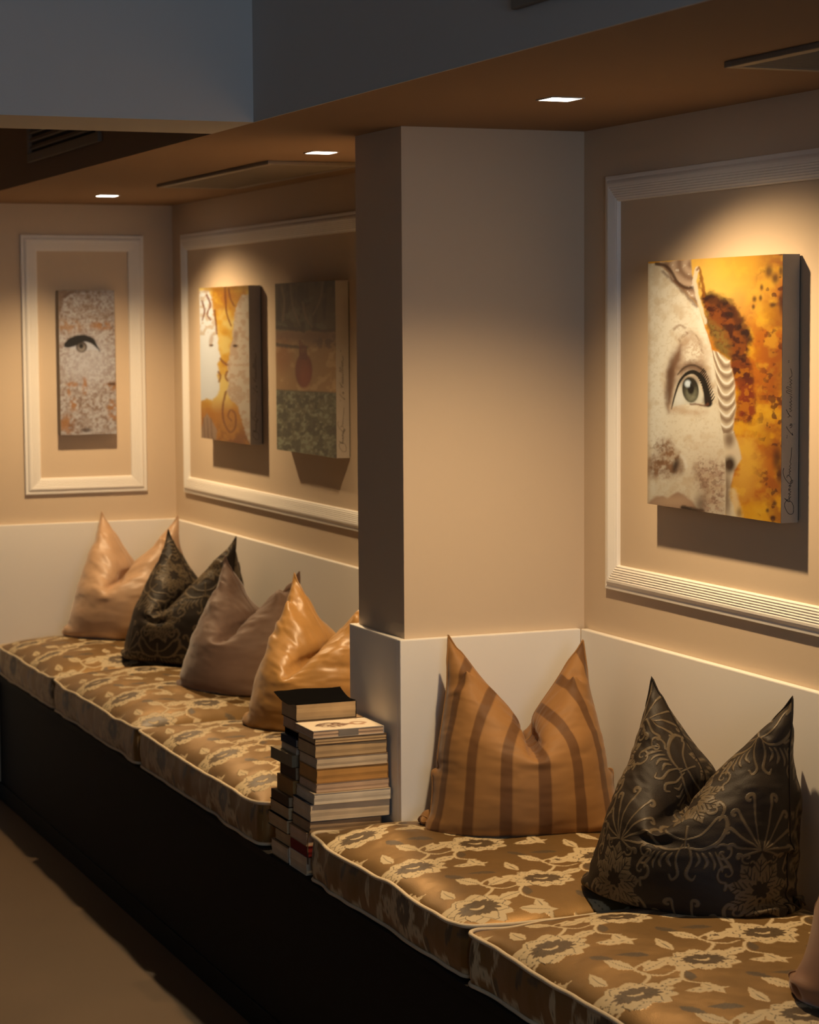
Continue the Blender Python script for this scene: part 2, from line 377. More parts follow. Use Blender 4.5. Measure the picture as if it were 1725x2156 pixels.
def paint_gaze():
    p = Paint(280, 500, (1365, 548), (1648, 540), (1365, 1058), (1648, 1102)); G = .82
    fine = p.n(5, 31, 3); mid = p.n(18, 33, 4)
    # golden ground, cloudy and burnt
    g = p.n(60, 1, 5); p.lay(np.ones_like(g), ph(212, 130, 10, G))
    p.lay(sstep(.42, .66, g), ph(230, 152, 22, G)); p.lay(sstep(.56, .34, g)*.8, ph(184, 88, 8, G)); p.lay(sstep(.5, .7, p.n(22, 6, 4))*.45, ph(240, 172, 44, G))
    p.lay(p.ell(1500, 600, 90, 80, .9)*.85, ph(238, 180, 78, G)); p.lay(p.ell(1580, 560, 60, 40, .9)*.5, ph(238, 168, 34, G))
    p.lay(p.ell(1572, 965, 34, 85, .8)*.7*sstep(.35, .6, p.n(26, 3)), ph(240, 174, 58, G))
    p.lay(sstep(1585, 1650, p.x)*sstep(.42, .62, p.n(34, 5, 4))*.75, ph(150, 70, 8, G))
    halo = [(1480, 588), (1490, 620), (1512, 622), (1535, 630), (1552, 645), (1566, 672), (1578, 690), (1588, 715), (1582, 745), (1590, 780), (1596, 830), (1597, 870),
            (1580, 890), (1560, 885), (1565, 820), (1548, 760), (1520, 735), (1505, 700), (1490, 650)]
    hm = p.poly(halo, 6, 8); nn = p.n(13, 9, 4)
    p.lay(hm*.95, ph(122, 54, 8, G)); p.lay(hm*sstep(.40, .66, nn)*.9, ph(58, 24, 8, G)); p.lay(hm*sstep(770, 850, p.y)*.7, ph(156, 58, 6, G))
    p.lay(p.poly([(1495, 665), (1525, 690), (1550, 730), (1545, 760), (1525, 745), (1508, 715)], 10, 6)*.8*(.5+.5*sstep(.35, .6, fine)), ph(138, 104, 44, G))
    p.lay(p.line([(1500, 626), (1540, 640), (1568, 682), (1582, 716)], 11, 8, 8, 7)*.8*(.6+.4*nn), ph(42, 17, 8, G))
    p.lay(hm*sstep(740, 800, p.y)*sstep(.48, .64, p.n(10, 44, 3))*.6, ph(205, 118, 14, G)); p.lay(p.ell(1582, 880, 22, 12, .8)*sstep(.4, .6, nn)*.9, ph(110, 40, 6, G))
    sp = sstep(.60, .70, p.n(12, 13, 3))*sstep(1580, 1640, p.x)*sstep(.42, .62, p.n(60, 23)); p.lay(sp*.8, ph(84, 34, 8, G))
    for a in ((1622, 575, 7, 12), (1634, 590, 6, 10), (1608, 608, 3, 6), (1606, 630, 3, 6), (1594, 632, 4, 6), (1592, 648, 3, 5), (1630, 645, 6, 5), (1647, 640, 5, 22), (1645, 575, 4, 10), (1640, 968, 8, 22), (1636, 1060, 4, 5), (1622, 1075, 3, 4), (1645, 1000, 5, 14), (1633, 1090, 5, 4)):
        p.lay(p.ell(*a, .8)*.8, ph(62, 24, 8, G))
    # stone hair behind the cheek: ringlets of soft nested curves
    hb = p.poly([(1500, 735), (1522, 742), (1545, 760), (1555, 800), (1558, 860), (1552, 905), (1562, 930), (1570, 965), (1556, 990), (1545, 1040), (1562, 1090), (1540, 1090), (1528, 1000), (1512, 860)], 3, 2)
    p.lay(hb, ph(206, 176, 132)); wv = p.y+.060*(p.x-1539)**2+6*mid
    p.lay(hb*(p.y < 912)*(.5+.5*np.sin(wv/3.6))*.75, ph(104, 68, 42)); p.lay(hb*(p.y < 912)*sstep(.55, 1, np.sin(wv/3.6+2.6))*.6, ph(236, 216, 180))
    p.lay(p.ell(1545, 925, 10, 16, .8)*.8, ph(92, 60, 38)); p.lay(p.ell(1553, 953, 10, 6, .8)*.8, ph(206, 172, 128)); p.lay(p.ell(1546, 978, 12, 17, .6), ph(54, 34, 22)); p.lay(p.ell(1540, 1040, 10, 48, .7)*.75, ph(92, 60, 36))
    p.lay(p.line([(1554, 1035), (1562, 1092)], 5, 8, 7, 4)*.65, ph(216, 182, 126)); p.lay(p.ell(1566, 1080, 5, 10, .8)*.6, ph(96, 64, 30))
    # face
    face = [(1360, 552), (1388, 552), (1412, 572), (1440, 605), (1468, 632), (1481, 650), (1493, 690), (1505, 725), (1512, 760), (1517, 800), (1522, 850), (1530, 905), (1536, 965), (1538, 1030), (1538, 1098), (1360, 1070)]
    fm = p.poly(face, 1.8, 1.2)
    p.lay(fm, ph(208, 182, 140)); p.lay(fm*p.ell(1405, 690, 75, 130, .9)*.7, ph(226, 204, 166)); p.lay(fm*p.ell(1385, 880, 26, 120, .9)*.8, ph(226, 206, 168)); p.lay(fm*p.ell(1480, 915, 70, 70, .9)*.75, ph(228, 204, 162))
    p.lay(fm*sstep(1376, 1364, p.x)*.45, ph(176, 132, 82)); p.lay(fm*p.line([(1470, 640), (1500, 730), (1516, 820)], 4, 4, 10, 2)*.5, ph(226, 206, 170)); p.lay(fm*sstep(.45, .8, mid)*.45, ph(184, 146, 98)); p.lay(fm*p.ell(1500, 1000, 45, 80, .9)*.35, ph(176, 134, 90)); p.lay(fm*sstep(.5, .8, fine)*.28, ph(178, 146, 106))
    # carved hair on the brow line
    hair = p.poly([(1382, 551), (1462, 544), (1465, 580), (1472, 605), (1482, 645), (1470, 632), (1445, 610), (1420, 586), (1402, 563)], 3, 2.5)
    p.lay(hair, ph(176, 140, 104)); cu = np.hypot(p.x-1466, (p.y-556)*1.1)+5*mid; p.lay(hair*(.5+.5*np.sin(cu/4.2))*.7, ph(100, 64, 40)); p.lay(hair*sstep(.62, .8, p.n(9, 55, 3))*.6, ph(220, 192, 154))
    p.lay(p.line(smooth_pts([(1384, 553), (1405, 557), (1420, 572), (1432, 592), (1450, 604), (1468, 604)]), 2.6, 2.2, 3)*.85, ph(66, 40, 24)); p.lay(p.line(smooth_pts([(1400, 570), (1425, 592), (1450, 617), (1475, 643)]), 2, 3, 5, 2.5)*.7, ph(98, 62, 38))
    p.lay(p.line(smooth_pts([(1476, 566), (1470, 590), (1476, 620), (1485, 650), (1494, 680)]), 4, 2.5, 3, 2)*.85, ph(214, 186, 144)); p.lay(p.line(smooth_pts([(1475, 568), (1480, 564), (1484, 578), (1488, 602), (1490, 622)]), 1.2, 3, 3, 2)*.85, ph(126, 70, 20))
    # eye socket, laid in soft layers
    p.lay(p.poly([(1406, 815), (1410, 770), (1424, 735), (1446, 708), (1464, 700), (1484, 715), (1496, 748), (1502, 790), (1504, 835), (1488, 800), (1460, 778), (1432, 800), (1416, 862)], 16, 7)*.6, ph(158, 116, 80))
    p.lay(p.poly([(1407, 838), (1410, 775), (1424, 742), (1442, 722), (1438, 755), (1430, 780), (1430, 800), (1420, 832), (1413, 864)], 8, 4)*.9, ph(108, 70, 44)); p.lay(p.ell(1415, 800, 7, 44, .8, 6)*.6, ph(78, 48, 30))
    p.lay(p.poly([(1435, 772), (1460, 756), (1490, 765), (1504, 800), (1507, 845), (1497, 802), (1470, 780), (1440, 784)], 9, 4)*.8, ph(98, 64, 42)); p.lay(p.poly([(1445, 738), (1462, 716), (1482, 728), (1492, 750), (1470, 756), (1450, 756)], 10, 6)*(.35+.65*sstep(.38, .6, fine))*.9, ph(222, 198, 158))
    p.lay(p.line(smooth_pts([(1424, 690), (1436, 682), (1450, 688)]), 1.6, 1.2, 4, 3)*.65, ph(132, 94, 60)); p.lay(p.line(smooth_pts([(1438, 714), (1455, 698), (1470, 703), (1482, 721), (1489, 740)]), 2, 1.2, 4, 5)*.6*(.4+.6*sstep(.4, .6, fine)), ph(126, 86, 52))
    # eye
    p.lay(p.poly(smooth_pts([(1421, 856), (1430, 828), (1444, 805), (1460, 797), (1478, 806), (1488, 828), (1488, 846), (1460, 849), (1440, 850), (1421, 856)]), 2), ph(204, 186, 150)); p.lay(p.ell(1438, 836, 10, 14, .9)*.4, ph(224, 212, 186)); p.lay(p.ell(1455, 800, 26, 10, .9)*.55, ph(120, 92, 68))
    p.lay(p.ell(1462, 819, 18, 27, .1, -8), ph(50, 45, 33)); p.lay(p.ell(1464, 828, 12, 16, .7, -8)*(.7+.3*sstep(.3, .7, fine)), ph(126, 116, 84)); p.lay(p.ell(1462, 805, 15, 12, .8)*.6, ph(30, 26, 20)); p.lay(p.ell(1463, 817, 7.5, 12, .4), ph(12, 10, 9)); p.lay(p.ell(1456, 806, 6.5, 7, .5)*.95, ph(206, 204, 186)); p.lay(p.ell(1463, 810, 1.5, 6, .5), ph(10, 10, 8))
    lid = smooth_pts([(1420, 858), (1428, 828), (1438, 802), (1452, 786), (1470, 782), (1488, 797), (1496, 822), (1501, 848)])
    p.lay(p.line(lid, .6, 5, 2.6), ph(22, 15, 12)); p.lay(p.line(lid[18:], 2, 7, 3.5), ph(16, 12, 10)); p.lay(p.line(smooth_pts([(1434, 786), (1450, 771), (1472, 768), (1494, 782)]), 1.0, 1.4, 3)*.75, ph(44, 28, 20))
    for i in range(13):
        t = i/12; x0 = 1474+27*t; y0 = 783+62*t**1.2; p.lay(p.line(smooth_pts([(x0, y0), (x0+8, y0+2-5*t), (x0+17-4*t, y0-8-3*t)]), 1.5, .4, 1.2), ph(18, 13, 11))
    p.lay(p.ell(1498, 843, 8, 10, .9)*.85, ph(36, 23, 17)); p.lay(p.line(smooth_pts([(1462, 849), (1478, 850), (1492, 853), (1500, 850)]), 1, 2, 3, 1.5)*.8, ph(96, 54, 34)); p.lay(p.line(smooth_pts([(1420, 858), (1438, 862), (1465, 868), (1496, 866)]), 4, 3, 9)*.4, ph(180, 138, 96))
    # nose
    nm = p.poly([(1364, 985), (1370, 965), (1384, 945), (1392, 925), (1412, 922), (1432, 945), (1448, 965), (1446, 990), (1436, 1004), (1412, 1005), (1385, 1000), (1364, 1002)], 10, 8)
    p.lay(nm*(.35+.6*sstep(.3, .7, p.n(9, 71, 4))), ph(132, 88, 54)); p.lay(p.ell(1390, 980, 30, 18, .9)*.6*sstep(.3, .65, p.n(10, 75, 4)), ph(104, 64, 36)); p.lay(p.ell(1395, 940, 22, 14, .9)*.45*sstep(.45, .65, fine), ph(104, 68, 42))
    p.lay(p.ell(1430, 979, 7, 16, .8, 18)*.95, ph(46, 27, 18)); p.lay(p.ell(1441, 984, 8, 14, .9)*.5, ph(100, 64, 40)); p.lay(p.line(smooth_pts([(1442, 956), (1450, 968), (1453, 982)]), 2, 2, 5)*.6, ph(226, 204, 166))
    # mouth and cheek
    p.lay(p.poly(smooth_pts([(1366, 1058), (1380, 1046), (1400, 1042), (1412, 1046), (1434, 1035), (1456, 1046), (1472, 1062), (1478, 1080), (1450, 1080), (1400, 1070), (1366, 1064)]), 4, 2)*.85, ph(150, 104, 70)); p.lay(p.ell(1420, 1054, 32, 9, .9)*.55, ph(192, 148, 102))
    p.lay(p.line([(1445, 1068), (1468, 1074), (1487, 1078)], 3, 6, 5, 2), ph(38, 24, 18)); p.lay(p.ell(1486, 1062, 12, 20, .9)*.75, ph(84, 54, 36))
    ck = p.poly([(1472, 985), (1490, 965), (1535, 975), (1538, 1092), (1490, 1087), (1495, 1045), (1480, 1020)], 14, 8)*fm
    p.lay(ck*(.25+.5*sstep(.35, .7, p.n(7, 81, 4))), ph(150, 108, 78)); p.lay(ck*sstep(.5, .68, fine)*.5, ph(112, 76, 54)); p.lay(p.line(smooth_pts([(1470, 985), (1485, 1008), (1500, 1035)]), 2, 4, 7, 2)*.4, ph(116, 76, 50))
    return p
def paint_kiss():
    p = Paint(140, 280, (185, 555), (510, 535), (200, 1525), (518, 1583)); ph = lambda r, g, b: globals()['ph'](r, g, b, .72)
    g = p.n(120, 2, 5); p.lay(np.ones_like(g), ph(226, 158, 40)); p.lay(sstep(.45, .65, g), ph(240, 190, 90)); p.lay(sstep(.5, .32, g)*.7, ph(186, 104, 20))
    p.lay(p.ell(360, 640, 180, 90, .6)*.5*sstep(.4, .6, p.n(40, 8)), ph(180, 96, 16))
    p.lay(sstep(1240, 1380, p.y)*.85, ph(190, 106, 26)); p.lay(sstep(1380, 1560, p.y)*sstep(.35, .6, p.n(40, 9))*.8, ph(128, 62, 18))
    lf = [(170, 570), (250, 575), (275, 640), (280, 720), (300, 800), (312, 880), (318, 960), (330, 1000), (308, 1050), (318, 1090), (306, 1130), (322, 1180), (318, 1240), (280, 1280), (230, 1270), (170, 1300)]
    fm = p.poly(lf, 8, 8); p.lay(fm, ph(242, 226, 196)); p.lay(fm*sstep(.5, .66, p.n(26, 11, 3))*(p.y < 860)*.6, ph(200, 150, 90))
    rf = [(520, 590), (470, 600), (430, 680), (415, 800), (410, 880), (392, 960), (388, 1010), (372, 1050), (380, 1090), (372, 1130), (384, 1180), (372, 1230), (400, 1290), (440, 1320), (490, 1500), (520, 1580)]
    rm = p.poly(rf, 8, 8); p.lay(rm, ph(218, 184, 140)); p.lay(rm*sstep(.45, .65, p.n(24, 12, 3))*.55, ph(186, 132, 84))
    for a in ((268, 925, 14, 8), (425, 930, 16, 10)): p.lay(p.ell(*a, .5), ph(70, 40, 22))
    p.lay(p.ell(268, 890, 14, 40, .6, 10)*.6, ph(176, 122, 70)); p.lay(p.ell(428, 870, 15, 40, .6)*.6, ph(150, 104, 66))
    dk = ph(130, 62, 14)
    for q in ([(360, 550), (365, 640), (372, 720), (400, 800)], [(385, 560), (395, 620), (420, 670)], [(330, 1015), (352, 1040), (378, 1055)], [(290, 700), (300, 780), (305, 850)], [(365, 1230), (345, 1320), (350, 1420), (390, 1495), (425, 1460), (425, 1380), (395, 1350), (380, 1390), (400, 1420)], [(236, 600), (262, 660), (240, 720), (262, 760)], [(205, 640), (222, 700), (206, 760)], [(316, 1100), (330, 1130), (318, 1165)], [(374, 1100), (362, 1130), (376, 1160)]):
        p.lay(p.line(smooth_pts(q), 6, 4, 5, 3)*.85, dk)
    p.lay(p.poly([(195, 1500), (215, 1400), (240, 1370), (275, 1420), (305, 1480), (300, 1545), (200, 1530)], 6, 6), ph(176, 130, 90))
    for xx in (215, 240, 265): p.lay(p.line([(xx, 1400), (xx+8, 1530)], 3, 4, 4, 3)*.6, ph(112, 70, 42))
    p.lay(p.line([(235, 560), (510, 548)], 14, 14, 14, 8)*.5, ph(150, 84, 16))
    return p
def paint_seed():
    p = Paint(120, 230, (682, 520), (1075, 500), (697, 1600), (1088, 1665)); k = 1.9
    g = p.n(90, 3, 5)
    p.lay(np.ones_like(g), ph(74, 58, 40, k)); p.lay(sstep(.45, .6, p.n(60, 5, 4, 2.2, .6)), ph(54, 44, 32, k)); p.lay(sstep(.55, .7, g)*.7, ph(92, 82, 60, k))
    for q in ([(790, 530), (800, 650), (850, 790)], [(870, 640), (890, 740), (930, 800)], [(1000, 510), (985, 620), (940, 720)], [(730, 540), (745, 640), (735, 760)]): p.lay(p.line(smooth_pts(q), 5, 4, 7, 5)*.6, ph(112, 86, 60, k))
    mid = sstep(815, 850, p.y+(p.n(40, 9)-.5)*30)*(1-sstep(1200, 1216, p.y-.06*(p.x-690)))
    p.lay(mid, ph(160, 112, 62, k)); p.lay(mid*sstep(.5, .68, p.n(50, 14, 5))*.7, ph(190, 140, 82, k)); p.lay(mid*sstep(960, 860, p.y)*.8, ph(104, 64, 44, k))
    p.lay(mid*p.ell(740, 1000, 60, 90, .7)*.6, ph(140, 72, 30, k))
    for q in ([(690, 800), (800, 815), (880, 830)], [(940, 820), (1010, 830), (1085, 826)], [(690, 915), (760, 925), (850, 935), (900, 932)]): p.lay(p.line(q, 10, 8, 8, 8)*.8, ph(38, 26, 22, k))
    p.lay(p.ell(1020, 900, 70, 50, .6)*sstep(.45, .55, p.n(28, 19))*.8, ph(90, 58, 42, k))
    p.lay(p.ell(878, 1085, 56, 115, .12), ph(116, 44, 26, k)); p.lay(p.ell(890, 1110, 36, 80, .6)*.6, ph(150, 60, 34, k))
    for a, b in ((852, 890), (866, 905), (880, 915), (892, 930)): p.lay(p.line([(a, b), (a+4, 1010)], 3, 7, 4, 2), ph(104, 40, 26, k))
    bot = sstep(1205, 1222, p.y-.07*(p.x-690))
    p.lay(bot, ph(92, 84, 56, k)); p.lay(bot*sstep(.42, .64, p.n(15, 21, 4)), ph(128, 122, 84, k)); p.lay(bot*sstep(.52, .42, p.n(30, 25, 4))*.8, ph(48, 46, 34, k))
    p.lay(bot*sstep(1000, 1090, p.x)*.5, ph(52, 44, 34, k))
    return p
def paint_mask():
    p = Paint(120, 240, (400, 495), (780, 490), (412, 1490), (795, 1480))
    g = p.n(60, 4, 5); p.lay(np.ones_like(g), ph(204, 180, 152)); p.lay(sstep(.40, .66, p.n(22, 6, 5))*.8, ph(172, 140, 110)); p.lay(sstep(.52, .68, p.n(15, 8, 4))*.7, ph(138, 98, 68)); p.lay(sstep(.55, .7, p.n(9, 12, 3))*.5, ph(120, 84, 60))
    p.lay(p.ell(600, 980, 170, 170, .7)*.5, ph(216, 198, 176)); p.lay(p.ell(470, 740, 90, 40, .7)*sstep(.4, .6, p.n(30, 9))*.7, ph(176, 116, 62))
    p.lay(p.poly([(395, 490), (520, 490), (440, 545), (420, 640), (395, 680)], 12, 10)*.85, ph(134, 96, 66)); p.lay(p.line(smooth_pts([(440, 540), (500, 505), (600, 498)]), 8, 8, 10, 6)*.6, ph(112, 78, 54))
    rust = ph(178, 112, 56)
    for a in ((490, 1140, 40, 16), (575, 1150, 16, 60), (760, 1150, 45, 30), (470, 1180, 14, 40), (760, 1290, 30, 40), (500, 1280, 26, 40), (770, 1360, 35, 26), (450, 1420, 50, 60), (700, 735, 80, 26)):
        p.lay(p.ell(*a, .6)*sstep(.35, .5, p.n(20, 17))*.85, rust)
    p.lay(p.ell(765, 1135, 28, 12, .5)*.8, ph(84, 50, 30)); p.lay(p.ell(585, 1455, 34, 14, .5)*.8, ph(74, 46, 32)); p.lay(p.ell(485, 1430, 24, 30, .7)*.6, ph(120, 76, 46))
    p.lay(p.poly(smooth_pts([(430, 890), (500, 830), (590, 812), (650, 850), (682, 912), (640, 900), (590, 905), (540, 900), (470, 890), (430, 890)]), 4), ph(206, 190, 170))
    p.lay(p.ell(555, 882, 38, 38, .1), ph(78, 62, 50)); p.lay(p.ell(555, 888, 26, 26, .4), ph(150, 128, 104)); p.lay(p.ell(553, 876, 15, 16, .3), ph(24, 20, 20))
    p.lay(p.poly(smooth_pts([(436, 862), (480, 820), (560, 798), (630, 818), (658, 860), (684, 914), (650, 880), (610, 852), (560, 848), (500, 880), (444, 886), (436, 862)]), 5, 3), ph(24, 20, 22))
    return p

SIG = [[(88, 1790), (128, 1835), (165, 1838), (192, 1890), (196, 1955), (182, 1990), (140, 1985), (108, 1935), (90, 1880), (100, 1838), (140, 1800), (165, 1775)],
       [(90, 1795), (150, 1830), (140, 1775), (160, 1745)], [(160, 1745), (135, 1740), (165, 1715), (140, 1700), (160, 1680)], [(160, 1680), (135, 1690), (150, 1660), (165, 1640), (140, 1645), (160, 1620), (180, 1600), (182, 1570), (150, 1600)],
       [(80, 1420), (70, 1470), (90, 1540), (140, 1610), (165, 1600), (160, 1540), (125, 1510), (115, 1540)], [(125, 1510), (150, 1500), (140, 1470), (160, 1465), (140, 1440), (160, 1420), (145, 1400), (163, 1370), (150, 1350), (160, 1300), (168, 1170)],
       [(105, 1050), (115, 1046)], [(107, 1028), (120, 1024)], [(105, 910), (125, 950), (180, 1020), (170, 985)], [(150, 930), (170, 905), (160, 875), (145, 900), (168, 890)],
       [(100, 700), (140, 780), (115, 795)], [(120, 750), (165, 795)], [(140, 730), (165, 715), (140, 690), (165, 680), (145, 650), (168, 640), (140, 610), (165, 605), (150, 570), (168, 555), (140, 530)],
       [(168, 520), (105, 490), (110, 470), (165, 490)], [(165, 470), (108, 440), (112, 420), (165, 440)], [(160, 420), (140, 395), (165, 385), (140, 360), (165, 345), (135, 320), (158, 300), (165, 270), (150, 200)], [(115, 375), (122, 370)], [(118, 125), (132, 120)], [(118, 108), (132, 103)]]
def canvas(name, origin, ax, nrm, w, h, d, painter, label, sig=True, seed=0):
    """origin: top-left of the print seen from the room; ax runs to its right; nrm off the wall"""
    ax = Vector(ax); nrm = Vector(nrm); p = painter()
    root = tag(empty(name, origin), label, 'canvas print')
    A = np.array(ax); Nn = np.array(nrm)
    V = p.u[..., None]*w*A + np.array((0, 0, -1.))*(p.v[..., None]*h) + Nn*d
    me = mesh_np('printed_face', V.reshape(-1, 3), grid_q(p.nu, p.nv, flip=True), False, {'print': p.c.reshape(-1, 3)})
    link('printed_face', me, M['print'], root)
    bm = bmesh.new()
    def P(a, z, k): return ax*a + Vector((0, 0, z)) + nrm*k
    e = .0006
    fr = [bm.verts.new(P(a, z, d-e)) for a, z in ((0, 0), (w, 0), (w, -h), (0, -h))]; bk = [bm.verts.new(P(a, z, .004)) for a, z in ((0, 0), (w, 0), (w, -h), (0, -h))]
    for i in range(4): bm.faces.new((fr[i], fr[(i+1) % 4], bk[(i+1) % 4], bk[i]))
    bm.faces.new(bk); bm.faces.new(fr[::-1])
    bmesh.ops.recalc_face_normals(bm, faces=bm.faces)
    wrap = link('canvas_wrap', bm_mesh('canvas_wrap', bm), M['wrap'], root)
    # black band painted in for the shadow gap between canvas and wall
    b = bmesh.new(); vs = []
    for a, z in ((.004, -.004), (w-.004, -.004), (w-.004, -h+.004), (.004, -h+.004)):
        vs.append((b.verts.new(P(a, z, 0)), b.verts.new(P(a, z, .004))))
    for i in range(4): b.faces.new((vs[i][0], vs[(i+1) % 4][0], vs[(i+1) % 4][1], vs[i][1]))
    link('stretcher', bm_mesh('stretcher', b), M['ink'], root)
    if sig:
        Vs, Qs, off = [], [], 0
        for st_ in SIG:
            pts = smooth_pts(st_, 5); P3 = []
            for (x, y) in pts:
                P3.append(np.array(P(w+.0003, -(.2105+y*.000176), d*(1-(x-48)/207*.95))))
            q, f = tube_np(np.array(P3), .00055, 5); Vs.append(q); Qs.append(f+off); off += len(q)
        link('signature', mesh_np('signature', np.concatenate(Vs), np.concatenate(Qs)), M['ink'], wrap)
    return root
CZ = .146+EYE
canvas('canvas_print', (XW-.0005, 4.770, CZ), (0, -1, 0), (-1, 0, 0), .602, .580, .047, paint_gaze, 'large canvas print of an upturned statue face on amber gold')
canvas('canvas_print', (XW-.0005, 8.388, CZ), (0, -1, 0), (-1, 0, 0), .602, .580, .050, paint_kiss, 'canvas print of two pale faces meeting over orange gold')
canvas('canvas_print', (XW-.0005, 7.490, CZ), (0, -1, 0), (-1, 0, 0), .598, .582, .050, paint_seed, 'dark canvas print with a red pod between earthy bands')
canvas('canvas_print', (2.150, YF-.0005, CZ), (1, 0, 0), (0, -1, 0), .230, .580, .042, paint_mask, 'narrow canvas print of a dark eye on crackled stone, far wall', sig=False)
# ------------------------------------------------------------------ woven patterns, drawn once into a repeat and read per vertex
class Tile:
    def __init__(s, w, h, res):            # metres, metres, samples per metre
        s.w, s.h, s.res = w, h, res; s.nx, s.ny = int(round(w*res)), int(round(h*res)); s.a = np.zeros((3, s.ny, s.nx), np.float32)
    def _win(s, x0, x1, y0, y1):
        i0, i1, j0, j1 = [int(math.floor(v*s.res)) for v in (x0, x1, y0, y1)]
        I, J = np.meshgrid(np.arange(i0, i1+2), np.arange(j0, j1+2)); return I, J, (I+.5)/s.res, (J+.5)/s.res
    def put(s, ch, I, J, m, v=1.):
        i, j = I % s.nx, J % s.ny
        for c in range(3):
            t = v if c == ch else (0. if ch < 2 or c != 0 and False else None)
            if t is None: continue
            old = s.a[c, j, i]; s.a[c, j, i] = old*(1-m)+t*m
    def poly(s, ch, pts, soft=None):
        P = np.array(pts); soft = soft or .8/s.res
        I, J, x, y = s._win(P[:, 0].min()-.002, P[:, 0].max()+.002, P[:, 1].min()-.002, P[:, 1].max()+.002)
        ins = np.zeros(x.shape, bool); dm = np.full(x.shape, 1e9)
        for (x0, y0), (x1, y1) in zip(P, np.roll(P, -1, 0)):
            if y0 != y1: ins ^= ((y0 > y) != (y1 > y)) & (x < (x1-x0)*(y-y0)/(y1-y0)+x0)
            dx, dy = x1-x0, y1-y0; t = np.clip(((x-x0)*dx+(y-y0)*dy)/(dx*dx+dy*dy+1e-12), 0, 1)
            dm = np.minimum(dm, np.hypot(x-x0-t*dx, y-y0-t*dy))
        s.put(ch, I, J, sstep(-soft, soft, np.where(ins, dm, -dm)))
    def stroke(s, ch, pts, w0, w1=None, wm=None):
        pts = smooth_pts(pts, 6); P = np.array(pts); k = len(P)-1; w1 = w0 if w1 is None else w1; soft = .8/s.res; W_ = max(w0, w1, wm or 0)+2*soft
        I, J, x, y = s._win(P[:, 0].min()-W_, P[:, 0].max()+W_, P[:, 1].min()-W_, P[:, 1].max()+W_); m = np.zeros(x.shape)
        for i in range(k):
            (x0, y0), (x1, y1) = P[i], P[i+1]; dx, dy = x1-x0, y1-y0
            t = np.clip(((x-x0)*dx+(y-y0)*dy)/(dx*dx+dy*dy+1e-12), 0, 1); q = (i+t)/k
            w = w0+(w1-w0)*q if wm is None else (w0*(1-q)+w1*q)*(1-4*q*(1-q))+wm*4*q*(1-q)
            m = np.maximum(m, 1-sstep(w-soft, w+soft, np.hypot(x-x0-t*dx, y-y0-t*dy)))
        s.put(ch, I, J, m)
    def sample(s, x, y):
        fx = x*s.res-.5; fy = y*s.res-.5; i = np.floor(fx).astype(int); j = np.floor(fy).astype(int); fx = (fx-i)[..., None]; fy = (fy-j)[..., None]
        g = lambda a, b: np.moveaxis(s.a[:, b % s.ny, a % s.nx], 0, -1)
        return (g(i, j)*(1-fx)+g(i+1, j)*fx)*(1-fy)+(g(i, j+1)*(1-fx)+g(i+1, j+1)*fx)*fy
def ring(cx, cy, r, n, amp, k, ph_=0., sx=1., sy=1., rough=0., rng=None):
    th = np.linspace(0, 2*np.pi, n, endpoint=False); rr = r*(1+amp*np.abs(np.cos(k*th/2+ph_))-amp*.5)
    if rough: rr = rr*(1+rng.normal(0, rough, n))
    return np.stack([cx+sx*rr*np.cos(th), cy+sy*rr*np.sin(th)], 1)
def leaf(T, ch, x, y, ang, L, wd, vein=True, curl=0.):
    L *= 1.12; wd *= 1.2
    a = math.radians(ang); t = np.linspace(0, 1, 14); cx = L*t; cyv = curl*L*t*t; hw = wd*np.sin(np.pi*t**.8)*(1+.12*np.sin(t*26))
    U = np.stack([cx, cyv+hw], 1); Lw = np.stack([cx, cyv-hw], 1)[::-1]; P = np.concatenate([U, Lw[1:-1]])
    R = np.array(((math.cos(a), -math.sin(a)), (math.sin(a), math.cos(a)))); P = P@R.T+(x, y); T.poly(ch, P)
    if vein:
        v = np.stack([cx[1:-2], cyv[1:-2]], 1)@R.T+(x, y); T.stroke(2, [tuple(q) for q in v[::3]], .0010, .0005)
